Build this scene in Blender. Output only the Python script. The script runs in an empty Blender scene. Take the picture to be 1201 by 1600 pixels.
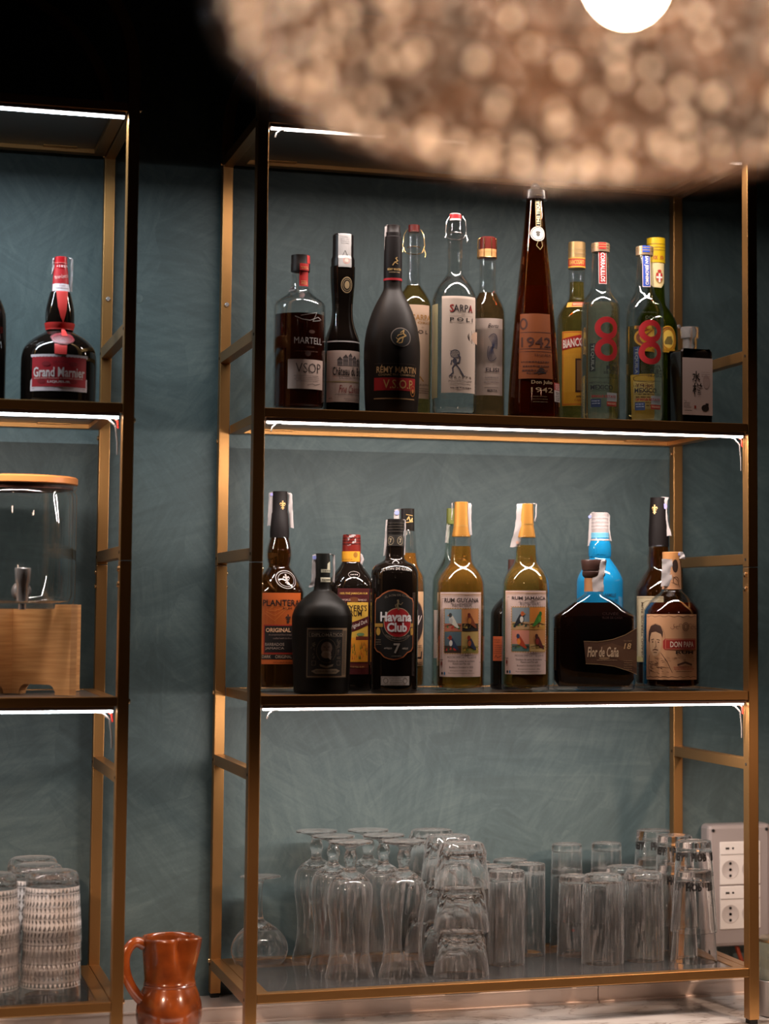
import bpy, bmesh, math, random
from mathutils import Vector, Matrix
random.seed(7)
PI = math.pi
C = bpy.context.scene.collection
SC = bpy.context.scene

# ------------------------------------------------------------------ camera, world, exposure
cam_d = bpy.data.cameras.new('camera'); cam = bpy.data.objects.new('camera', cam_d); C.objects.link(cam)
CAM = Vector((-0.63407, -3.58185, 1.65157))
rt = Vector((0.95053357, -0.31059927, 0.0037449)); up = Vector((-0.02658891, -0.06934691, 0.99723820)); fw = Vector((0.30948176, 0.94800796, 0.07417506))
m = Matrix.Identity(4)
for i in range(3):
    m[i][0] = rt[i]; m[i][1] = up[i]; m[i][2] = -fw[i]; m[i][3] = CAM[i]
cam.matrix_world = m
cam_d.sensor_fit = 'VERTICAL'; cam_d.sensor_height = 36.0; cam_d.sensor_width = 27.0
cam_d.lens = 3283.63 * 36.0 / 1600
cam_d.shift_x = -275.2 / 1600; cam_d.shift_y = -92.81 / 1600
cam_d.clip_start = 0.05; cam_d.clip_end = 50
cam_d.dof.use_dof = True; cam_d.dof.focus_distance = 3.84; cam_d.dof.aperture_fstop = 2.5
SC.camera = cam

w = bpy.data.worlds.new('night_room'); SC.world = w; w.use_nodes = True
w.node_tree.nodes['Background'].inputs[0].default_value = (0.9, 0.62, 0.42, 1)
w.node_tree.nodes['Background'].inputs[1].default_value = 0.002
SC.view_settings.view_transform = 'Standard'; SC.view_settings.look = 'None'
SC.view_settings.exposure = 0.0; SC.view_settings.gamma = 1.0; SC.view_settings.use_curve_mapping = False
SC.cycles.use_denoising = True
SC.cycles.caustics_refractive = True; SC.cycles.caustics_reflective = False
SC.cycles.max_bounces = 20; SC.cycles.transmission_bounces = 20; SC.cycles.transparent_max_bounces = 24
SC.cycles.glossy_bounces = 6; SC.cycles.diffuse_bounces = 4
SC.cycles.sample_clamp_indirect = 4.0; SC.cycles.blur_glossy = 0.6
LED_MAIN = (1.0, 0.87, 0.80); LED_LEFT = (0.80, 0.92, 1.0)
LED_POWER = 14.0; LED_W = 7.4; BULB_POWER = 300.0; FRONT_FILL = 90.0; FRONT_FILL_HIGH = 3.0
# unseen warm spots added as front fill; wide downward cones spare the upper wall
def front_fill_spot(name, loc, energy, cone=146):
    d = bpy.data.lights.new(name, 'SPOT'); d.energy = energy; d.color = (1.0, .68, .50); d.spot_size = math.radians(cone); d.spot_blend = .12; d.shadow_soft_size = .05
    o = bpy.data.objects.new(name, d); C.objects.link(o); o.location = loc; return o
front_fill_spot('front_fill_left', (-1.25, -1.7, 2.10), FRONT_FILL)
front_fill_spot('front_fill_right', (1.35, -1.7, 2.10), FRONT_FILL)
front_fill_spot('front_fill_far_left', (-.9, -2.6, 2.55), FRONT_FILL_HIGH, 164)
front_fill_spot('front_fill_far_right', (1.2, -2.6, 2.55), FRONT_FILL_HIGH, 164)
def led_light(name, x0, x1, z, energy, col, tilt):
    d = bpy.data.lights.new(name, 'AREA'); d.shape = 'RECTANGLE'; d.size = x1 - x0; d.size_y = .009; d.energy = energy; d.color = col; d.spread = math.radians(180 if tilt else 174)
    o = bpy.data.objects.new(name, d); C.objects.link(o); o.location = ((x0 + x1)/2, .0135, z); o.rotation_euler = (math.radians(tilt), 0, 0); return o
for zt, e_m, e_l, tilt in ((2.510, 1.0, 1.25, 0), (1.99542, 1.0, .56, 14), (1.50241, 1.08, .34, 14)):
    led_light('led_light', .008, .892, zt - .0265, LED_W * e_m, LED_MAIN, tilt)
    led_light('led_light', -.2410 - .892, -.2410 - .008, zt - .0265, LED_W * e_l, LED_LEFT if e_l > 1 else LED_MAIN, tilt)

# ------------------------------------------------------------------ materials
def lin(h):
    h = h.lstrip('#'); v = [int(h[i:i+2], 16) / 255 for i in (0, 2, 4)]
    return tuple(((c + .055) / 1.055) ** 2.4 if c > .04045 else c / 12.92 for c in v) + (1,)
MC = {}
def mat(name, col, rough=.5, metal=0., trans=0., ior=1.45, coat=0., spec=.5, bump=0., bscale=200.):
    if name in MC: return MC[name]
    x = bpy.data.materials.new(name); x.use_nodes = True; n = x.node_tree; b = n.nodes['Principled BSDF']
    b.inputs['Base Color'].default_value = lin(col) if isinstance(col, str) else tuple(col) + (1,)
    b.inputs['Roughness'].default_value = rough; b.inputs['Metallic'].default_value = metal
    b.inputs['Transmission Weight'].default_value = trans; b.inputs['IOR'].default_value = ior
    b.inputs['Coat Weight'].default_value = coat; b.inputs['Specular IOR Level'].default_value = spec
    if bump:
        t = n.nodes.new('ShaderNodeTexNoise'); t.inputs['Scale'].default_value = bscale; t.inputs['Detail'].default_value = 4
        tc = n.nodes.new('ShaderNodeTexCoord'); n.links.new(tc.outputs['Object'], t.inputs['Vector'])
        bp = n.nodes.new('ShaderNodeBump'); bp.inputs['Strength'].default_value = bump; bp.inputs['Distance'].default_value = .001
        n.links.new(t.outputs['Fac'], bp.inputs['Height']); n.links.new(bp.outputs['Normal'], b.inputs['Normal'])
    MC[name] = x; return x
def ink(h, metal=0., rough=.5):
    return mat('print_%s_%d' % (h, int(metal * 10)), h, rough, metal)
def emit(name, col, s):
    x = bpy.data.materials.new(name); x.use_nodes = True; n = x.node_tree; n.nodes.clear()
    e = n.nodes.new('ShaderNodeEmission'); e.inputs[0].default_value = tuple(col) + (1,); e.inputs[1].default_value = s
    o = n.nodes.new('ShaderNodeOutputMaterial'); n.links.new(e.outputs[0], o.inputs[0]); return x

def wall_material():
    x = bpy.data.materials.new('teal_spatula_plaster'); x.use_nodes = True; n = x.node_tree; N = n.nodes; L = n.links
    b = N['Principled BSDF']; b.inputs['Roughness'].default_value = .55
    tc = N.new('ShaderNodeTexCoord')
    def noise(scale, detail, stretch=(1, 1, 1), rot=0, rough=.55, dist=0.):
        mp = N.new('ShaderNodeMapping'); mp.inputs['Scale'].default_value = stretch; mp.inputs['Rotation'].default_value = (0, rot, 0)
        L.new(tc.outputs['Object'], mp.inputs['Vector'])
        t = N.new('ShaderNodeTexNoise'); t.inputs['Scale'].default_value = scale; t.inputs['Detail'].default_value = detail
        t.inputs['Roughness'].default_value = rough; t.inputs['Distortion'].default_value = dist
        L.new(mp.outputs[0], t.inputs['Vector']); return t.outputs['Fac']
    def strokes(cell, scale, seed):
        mp = N.new('ShaderNodeMapping'); mp.inputs['Location'].default_value = (seed, 0, seed * 1.7); L.new(tc.outputs['Object'], mp.inputs[0])
        w = N.new('ShaderNodeTexNoise'); w.inputs['Scale'].default_value = cell * .9; w.inputs['Detail'].default_value = 2; L.new(mp.outputs[0], w.inputs['Vector'])
        va = N.new('ShaderNodeVectorMath'); va.operation = 'MULTIPLY_ADD'; L.new(w.outputs['Color'], va.inputs[0]); va.inputs[1].default_value = (.25, 0, .25); L.new(mp.outputs[0], va.inputs[2])
        vo = N.new('ShaderNodeTexVoronoi'); vo.inputs['Scale'].default_value = cell; L.new(va.outputs[0], vo.inputs['Vector'])
        sx = N.new('ShaderNodeSeparateColor'); L.new(vo.outputs['Color'], sx.inputs[0])
        an = N.new('ShaderNodeMath'); an.operation = 'MULTIPLY'; L.new(sx.outputs[0], an.inputs[0]); an.inputs[1].default_value = 3.1
        vr = N.new('ShaderNodeVectorRotate'); vr.rotation_type = 'Y_AXIS'; L.new(tc.outputs['Object'], vr.inputs['Vector']); L.new(an.outputs[0], vr.inputs['Angle'])
        m2 = N.new('ShaderNodeMapping'); m2.inputs['Scale'].default_value = (1, 1, 7); L.new(vr.outputs[0], m2.inputs[0])
        t = N.new('ShaderNodeTexNoise'); t.inputs['Scale'].default_value = scale; t.inputs['Detail'].default_value = 5; t.inputs['Distortion'].default_value = .8; L.new(m2.outputs[0], t.inputs['Vector'])
        q = N.new('ShaderNodeMath'); q.operation = 'MULTIPLY_ADD'; L.new(sx.outputs[1], q.inputs[0]); q.inputs[1].default_value = .18; L.new(t.outputs['Fac'], q.inputs[2]); return q.outputs[0]
    big = noise(4, 3, dist=1.2); st = strokes(4.6, 8, 3.3); fine = noise(260, 4, (1, 1, 1), 0, .7); st2 = strokes(7.5, 12, 8.1)
    def mul(a, k):
        q = N.new('ShaderNodeMath'); q.operation = 'MULTIPLY'; L.new(a, q.inputs[0]); q.inputs[1].default_value = k; return q.outputs[0]
    def add(a, c):
        q = N.new('ShaderNodeMath'); q.operation = 'ADD'; L.new(a, q.inputs[0]); L.new(c, q.inputs[1]); return q.outputs[0]
    s = add(add(mul(big, .28), mul(st, .28)), add(mul(fine, .14), mul(st2, .24)))
    r = N.new('ShaderNodeValToRGB'); L.new(s, r.inputs[0])
    r.color_ramp.elements[0].position = .36; r.color_ramp.elements[0].color = (.031, .051, .053, 1)
    r.color_ramp.elements[1].position = .66; r.color_ramp.elements[1].color = (.076, .108, .107, 1)
    e = r.color_ramp.elements.new(.5); e.color = (.045, .072, .0745, 1)
    L.new(r.outputs[0], b.inputs['Base Color'])
    bp = N.new('ShaderNodeBump'); bp.inputs['Strength'].default_value = .35; bp.inputs['Distance'].default_value = .002
    L.new(s, bp.inputs['Height']); L.new(bp.outputs[0], b.inputs['Normal']); return x
def marble_material():
    x = bpy.data.materials.new('white_veined_marble'); x.use_nodes = True; n = x.node_tree; N = n.nodes; L = n.links
    b = N['Principled BSDF']; b.inputs['Roughness'].default_value = .3
    tc = N.new('ShaderNodeTexCoord'); mp = N.new('ShaderNodeMapping'); mp.inputs['Scale'].default_value = (1, 2.2, 1); mp.inputs['Rotation'].default_value = (0, 0, .5)
    L.new(tc.outputs['Object'], mp.inputs[0])
    t = N.new('ShaderNodeTexNoise'); t.inputs['Scale'].default_value = 4.5; t.inputs['Detail'].default_value = 8; t.inputs['Distortion'].default_value = 1.6; L.new(mp.outputs[0], t.inputs['Vector'])
    r = N.new('ShaderNodeValToRGB'); L.new(t.outputs['Fac'], r.inputs[0])
    cr = r.color_ramp; cr.elements[0].position = .44; cr.elements[0].color = (.74, .70, .67, 1); cr.elements[1].position = .56; cr.elements[1].color = (.78, .74, .71, 1)
    e = cr.elements.new(.5); e.color = (.34, .29, .26, 1); e = cr.elements.new(.485); e.color = (.68, .63, .6, 1); e = cr.elements.new(.515); e.color = (.7, .65, .62, 1)
    L.new(r.outputs[0], b.inputs['Base Color']); return x
def wood_material(name, c1, c2, rough=.45, rot=(0, 0, 0)):
    x = bpy.data.materials.new(name); x.use_nodes = True; n = x.node_tree; N = n.nodes; L = n.links
    b = N['Principled BSDF']; b.inputs['Roughness'].default_value = rough
    tc = N.new('ShaderNodeTexCoord'); mp = N.new('ShaderNodeMapping'); mp.inputs['Scale'].default_value = (3, 3, 70); mp.inputs['Rotation'].default_value = rot
    L.new(tc.outputs['Object'], mp.inputs[0])
    t = N.new('ShaderNodeTexNoise'); t.inputs['Scale'].default_value = 3; t.inputs['Detail'].default_value = 5; L.new(mp.outputs[0], t.inputs['Vector'])
    r = N.new('ShaderNodeValToRGB'); L.new(t.outputs['Fac'], r.inputs[0]); r.color_ramp.elements[0].position = .3; r.color_ramp.elements[1].position = .7
    r.color_ramp.elements[0].color = lin(c1); r.color_ramp.elements[1].color = lin(c2); L.new(r.outputs[0], b.inputs['Base Color']); return x
def glaze_material():
    x = bpy.data.materials.new('amber_glazed_terracotta'); x.use_nodes = True; n = x.node_tree; N = n.nodes; L = n.links
    b = N['Principled BSDF']; b.inputs['Roughness'].default_value = .18; b.inputs['Coat Weight'].default_value = .6
    tc = N.new('ShaderNodeTexCoord'); t = N.new('ShaderNodeTexNoise'); t.inputs['Scale'].default_value = 22; t.inputs['Detail'].default_value = 4; L.new(tc.outputs['Object'], t.inputs['Vector'])
    r = N.new('ShaderNodeValToRGB'); L.new(t.outputs['Fac'], r.inputs[0]); r.color_ramp.elements[0].position = .35; r.color_ramp.elements[1].position = .65
    r.color_ramp.elements[0].color = (.12, .024, .005, 1); r.color_ramp.elements[1].color = (.28, .058, .010, 1); L.new(r.outputs[0], b.inputs['Base Color']); return x
WALL = wall_material(); MARBLE = marble_material(); BAMBOO = wood_material('pale_bamboo', '#b97f4a', '#d9a268'); GLAZE = glaze_material()
GOLD = mat('gold_powder_coat', (.40, .205, .070), .36, .90, bump=.15, bscale=900)
FEET = mat('black_rubber', '#0c0b0a', .7)
STEEL = mat('brushed_steel', (.80, .66, .58), .36, .6, bump=.1, bscale=60)
SMOKED = mat('smoked_glass_panel', (.045, .045, .047), .06, 0, spec=.9)
def glint_streak_glass():       # clear glass; pale film streaks and sheen stand in for pinkish highlights, bright rims
    x = bpy.data.materials.new('glint_streak_bar_glass'); x.use_nodes = True; n = x.node_tree; N = n.nodes; L = n.links
    b = N['Principled BSDF']; b.inputs['Base Color'].default_value = (1, 1, 1, 1); b.inputs['Roughness'].default_value = 0; b.inputs['Transmission Weight'].default_value = 1; b.inputs['IOR'].default_value = 1.45
    b.inputs['Sheen Weight'].default_value = .20; b.inputs['Sheen Roughness'].default_value = .35; b.inputs['Sheen Tint'].default_value = (1, .92, .88, 1)
    tc = N.new('ShaderNodeTexCoord'); mp = N.new('ShaderNodeMapping'); mp.inputs['Scale'].default_value = (1, 1, .12); L.new(tc.outputs['Object'], mp.inputs[0])
    t = N.new('ShaderNodeTexNoise'); t.inputs['Scale'].default_value = 190; t.inputs['Detail'].default_value = 3; L.new(mp.outputs[0], t.inputs['Vector'])
    r = N.new('ShaderNodeValToRGB'); L.new(t.outputs['Fac'], r.inputs[0]); r.color_ramp.elements[0].position = .52; r.color_ramp.elements[0].color = (.004, .004, .004, 1); r.color_ramp.elements[1].position = .78; r.color_ramp.elements[1].color = (.11, .105, .10, 1)
    d = N.new('ShaderNodeBsdfDiffuse'); d.inputs[0].default_value = (.9, .8, .75, 1); m_ = N.new('ShaderNodeMixShader'); o = N['Material Output']
    L.new(r.outputs[0], m_.inputs[0]); L.new(b.outputs[0], m_.inputs[1]); L.new(d.outputs[0], m_.inputs[2]); L.new(m_.outputs[0], o.inputs[0]); return x
def thin_glass(name, tint, rough=.02, film=0., edge=.96, filmcol=(.8, .76, .74)):
    x = bpy.data.materials.new(name); x.use_nodes = True; n = x.node_tree; n.nodes.clear(); N = n.nodes; L = n.links
    t = N.new('ShaderNodeBsdfTransparent'); t.inputs[0].default_value = tint + (1,); g = N.new('ShaderNodeBsdfGlossy'); g.inputs['Roughness'].default_value = rough
    lw = N.new('ShaderNodeLayerWeight'); lw.inputs[0].default_value = .5
    pw = N.new('ShaderNodeMath'); pw.operation = 'POWER'; L.new(lw.outputs['Facing'], pw.inputs[0]); pw.inputs[1].default_value = 4.0
    ma = N.new('ShaderNodeMath'); ma.operation = 'MULTIPLY_ADD'; L.new(pw.outputs[0], ma.inputs[0]); ma.inputs[1].default_value = edge; ma.inputs[2].default_value = .075
    m_ = N.new('ShaderNodeMixShader'); o = N.new('ShaderNodeOutputMaterial'); src = t.outputs[0]
    if film:
        d = N.new('ShaderNodeBsdfDiffuse'); d.inputs[0].default_value = filmcol + (1,); m2 = N.new('ShaderNodeMixShader'); m2.inputs[0].default_value = film
        L.new(t.outputs[0], m2.inputs[1]); L.new(d.outputs[0], m2.inputs[2]); src = m2.outputs[0]
    L.new(ma.outputs[0], m_.inputs[0]); L.new(src, m_.inputs[1]); L.new(g.outputs[0], m_.inputs[2]); L.new(m_.outputs[0], o.inputs[0]); return x
SMOKED = thin_glass('smoked_glass_panel', (.86, .84, .82), .03, .035, .8)
DARKPANEL = mat('dark_shelf_board', (.10, .075, .06), .3)
CHROME = mat('chrome', (.80, .74, .71), .22, .8)
BRASS = mat('brass_bolt', (.75, .5, .28), .25, 1.0)
CHANNEL = mat('brown_aluminium_channel', (.24, .15, .13), .4, .7)
GLASS = thin_glass('clear_glass', (.985, .99, .985)); BARGLASS = glint_streak_glass()
GLASSG = thin_glass('pale_green_glass', (.93, .97, .93)); BROWNG = thin_glass('brown_glass', (.74, .42, .18)); OLIVEG = thin_glass('olive_green_glass', (.50, .58, .20))
WATER = mat('clear_spirit', (.97, .985, .96), 0, 0, .985, 1.36)
WHITEP = mat('white_plastic', '#d9d2cc', .4)
PAPER = mat('tax_strip_paper', '#9a9290', .65)
LEDM = emit('led_warm_white', LED_MAIN, LED_POWER); LEDL = emit('led_cool_white', LED_LEFT, LED_POWER * 1.25)

# ------------------------------------------------------------------ mesh helpers
class MB:
    def __init__(s): s.v = []; s.f = []; s.mi = []; s.ms = []
    def m(s, mt):
        if mt not in s.ms: s.ms.append(mt)
        return s.ms.index(mt)
    def raw(s, vs, fs, mt=None):
        k = len(s.v); s.v += [tuple(p) for p in vs]; j = s.m(mt) if mt else 0
        for f in fs: s.f.append([i + k for i in f]); s.mi.append(j)
        return s
    def box(s, a, b, mt=None):
        x0, y0, z0 = a; x1, y1, z1 = b
        return s.raw([(x0,y0,z0),(x1,y0,z0),(x1,y1,z0),(x0,y1,z0),(x0,y0,z1),(x1,y0,z1),(x1,y1,z1),(x0,y1,z1)],
              [(0,3,2,1),(4,5,6,7),(0,1,5,4),(1,2,6,5),(2,3,7,6),(3,0,4,7)], mt)
    def lathe(s, prof, seg=48, c=(0, 0), mt=None, rf=None, close=False):
        vs = []; fs = []
        for (z, r) in prof:
            for i in range(seg):
                a = 2 * PI * i / seg; rr = r if rf is None else rf(a, z, r)
                vs.append((c[0] + rr * math.cos(a), c[1] + rr * math.sin(a), z))
        n = len(prof)
        for j in range(n - 1 if not close else n):
            j2 = (j + 1) % n
            for i in range(seg):
                i2 = (i + 1) % seg; fs.append((j * seg + i, j2 * seg + i, j2 * seg + i2, j * seg + i2))
        if not close:
            fs.append(tuple(range(seg))); fs.append(tuple(reversed(range((n - 1) * seg, n * seg))))
        return s.raw(vs, fs, mt)
    def tube(s, pts, r, seg=8, mt=None, closed=False, flat=None):
        P = [Vector(p) for p in pts]; n = len(P); vs = []; fs = []; prev = None
        for i in range(n):
            if closed: t = P[(i + 1) % n] - P[i - 1]
            else: t = P[min(i + 1, n - 1)] - P[max(i - 1, 0)]
            if t.length < 1e-9: t = Vector((0, 0, 1))
            t.normalize()
            if prev is None:
                a = Vector((0, 0, 1)) if abs(t.z) < .9 else Vector((1, 0, 0))
                nrm = t.cross(a).normalized()
            else:
                nrm = prev - t * prev.dot(t)
                nrm = nrm.normalized() if nrm.length > 1e-6 else t.orthogonal().normalized()
            prev = nrm; bn = t.cross(nrm); rr = r[i] if isinstance(r, (list, tuple)) else r
            fl = flat or 1
            for k in range(seg):
                a = 2 * PI * k / seg; vs.append(P[i] + nrm * rr * math.cos(a) + bn * rr * fl * math.sin(a))
        for i in range(n if closed else n - 1):
            i2 = (i + 1) % n
            for k in range(seg):
                k2 = (k + 1) % seg; fs.append((i * seg + k, i2 * seg + k, i2 * seg + k2, i * seg + k2))
        if not closed: fs.append(tuple(range(seg))); fs.append(tuple(reversed(range((n - 1) * seg, n * seg))))
        return s.raw(vs, fs, mt)
    def sphere(s, c, r, mt=None, seg=16, sc=(1, 1, 1)):
        pr = []
        vs = []; fs = []; rings = seg // 2
        for j in range(1, rings):
            th = PI * j / rings
            for i in range(seg):
                a = 2 * PI * i / seg; vs.append((c[0] + r*sc[0]*math.sin(th)*math.cos(a), c[1] + r*sc[1]*math.sin(th)*math.sin(a), c[2] + r*sc[2]*math.cos(th)))
        vs.append((c[0], c[1], c[2] + r*sc[2])); vs.append((c[0], c[1], c[2] - r*sc[2])); T = len(vs) - 2; Bo = len(vs) - 1
        for j in range(rings - 2):
            for i in range(seg): i2 = (i+1) % seg; fs.append((j*seg+i, (j+1)*seg+i, (j+1)*seg+i2, j*seg+i2))
        for i in range(seg):
            i2 = (i+1) % seg; fs.append((T, i, i2)); fs.append((Bo, (rings-2)*seg+i2, (rings-2)*seg+i))
        return s.raw(vs, fs, mt)
    def build(s, name, mt=None, parent=None, smooth=True, bevel=0, loc=None, angle=38):
        me = bpy.data.meshes.new(name); me.from_pydata(s.v, [], s.f)
        for q in (s.ms or [mt]): me.materials.append(q)
        if s.ms:
            for p, i in zip(me.polygons, s.mi): p.material_index = i
        bm = bmesh.new(); bm.from_mesh(me); bmesh.ops.recalc_face_normals(bm, faces=bm.faces); bm.to_mesh(me); bm.free()
        if smooth:
            me.polygons.foreach_set('use_smooth', [True] * len(me.polygons)); me.set_sharp_from_angle(angle=math.radians(angle))
        o = bpy.data.objects.new(name, me); C.objects.link(o)
        if parent: o.parent = parent
        if loc: o.location = loc
        if bevel:
            b = o.modifiers.new('bevel', 'BEVEL'); b.width = bevel; b.segments = 2; b.limit_method = 'ANGLE'
        return o
def tag(o, label=None, cat=None, group=None, kind=None):
    if label: o['label'] = label
    if cat: o['category'] = cat
    if group: o['group'] = group
    if kind: o['kind'] = kind
    return o
def thing(name, label, cat, loc, rz=0, group=None):
    o = bpy.data.objects.new(name, None); C.objects.link(o); o.location = loc; o.rotation_euler = (0, 0, rz); o.empty_display_size = .05
    return tag(o, label, cat, group)
def copy_thing(o, loc, rz=None, label=None, group=None):
    c = o.copy(); C.objects.link(c); c.location = loc
    if rz is not None: c.rotation_euler = (0, 0, rz)
    if label: c['label'] = label
    if group: c['group'] = group
    for a in list(o.children):
        b = a.copy(); C.objects.link(b); b.parent = c
        for e in list(a.children):
            g = e.copy(); C.objects.link(g); g.parent = b
    return c
def chaikin(p, it=2, sharp=()):
    for _ in range(it):
        q = [p[0]]
        for i in range(len(p) - 1):
            a, b = p[i], p[i + 1]
            q.append((a[0] * .75 + b[0] * .25, a[1] * .75 + b[1] * .25)); q.append((a[0] * .25 + b[0] * .75, a[1] * .25 + b[1] * .75))
        q.append(p[-1]); p = q
    return p

Z0, Z1, Z2, Z3 = 2.510, 1.99542, 1.50241, 1.00114     # shelf tops
ZC, ZL = 0.900, 0.930                                # counter, steel ledge
ZS = {1: Z1, 2: Z2, 3: Z3}
W, D, TD, TW, XU = 0.900, 0.3803, 0.0266, 0.0194, -0.2410
# ------------------------------------------------------------------ the room
tag(MB().box((-3, .41, 0), (3, .55, 3.3)).build('wall_back', WALL, smooth=False), kind='structure')
tag(MB().box((-3, -5, -.1), (3, .41, 0)).build('floor', mat('dark_floor', '#241c18', .4), smooth=False), kind='structure')
tag(MB().box((-3, -5, 3.3), (3, .55, 3.4)).build('ceiling', mat('dark_ceiling', '#0e0e10', .8), smooth=False), kind='structure')
cb = thing('back_bar_counter', 'back bar counter with a white veined marble top below both shelving units', 'counter', (0, 0, 0))
MB().box((-1.6, -.12, ZC - .03), (1.8, .2800, ZC)).build('countertop', MARBLE, cb, False, .002)
MB().box((-1.6, -.09, 0), (1.8, .28, ZC - .03)).build('cabinet', mat('dark_cabinet', '#1c1613', .5), cb, False)
ld = thing('steel_ledge', 'low brushed steel ledge along the wall behind the marble counter', 'ledge', (0, 0, 0))
for a, b in ((-1.6, .7078), (.7092, 1.8)):
    q = MB(); q.box((a, .287, 0), (b, .409, ZL)); q.box((a, .2845, ZL - .003), (b, .2875, ZL + .0008)); q.box((a, .2802, ZC - .003), (b, .2875, ZC + .0045))
    q.build('ledge_section', STEEL, ld, False, .0008)

# round filler patch in the plaster
tag(MB().lathe([(0, .009), (.0006, .0086), (.0008, .006)], 24).build('wall_patch', WALL, loc=(-.1712, .41, 2.233)), 'small round plaster patch on the teal wall between the two shelving units', 'patch').rotation_euler = (PI / 2, 0, 0)

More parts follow.
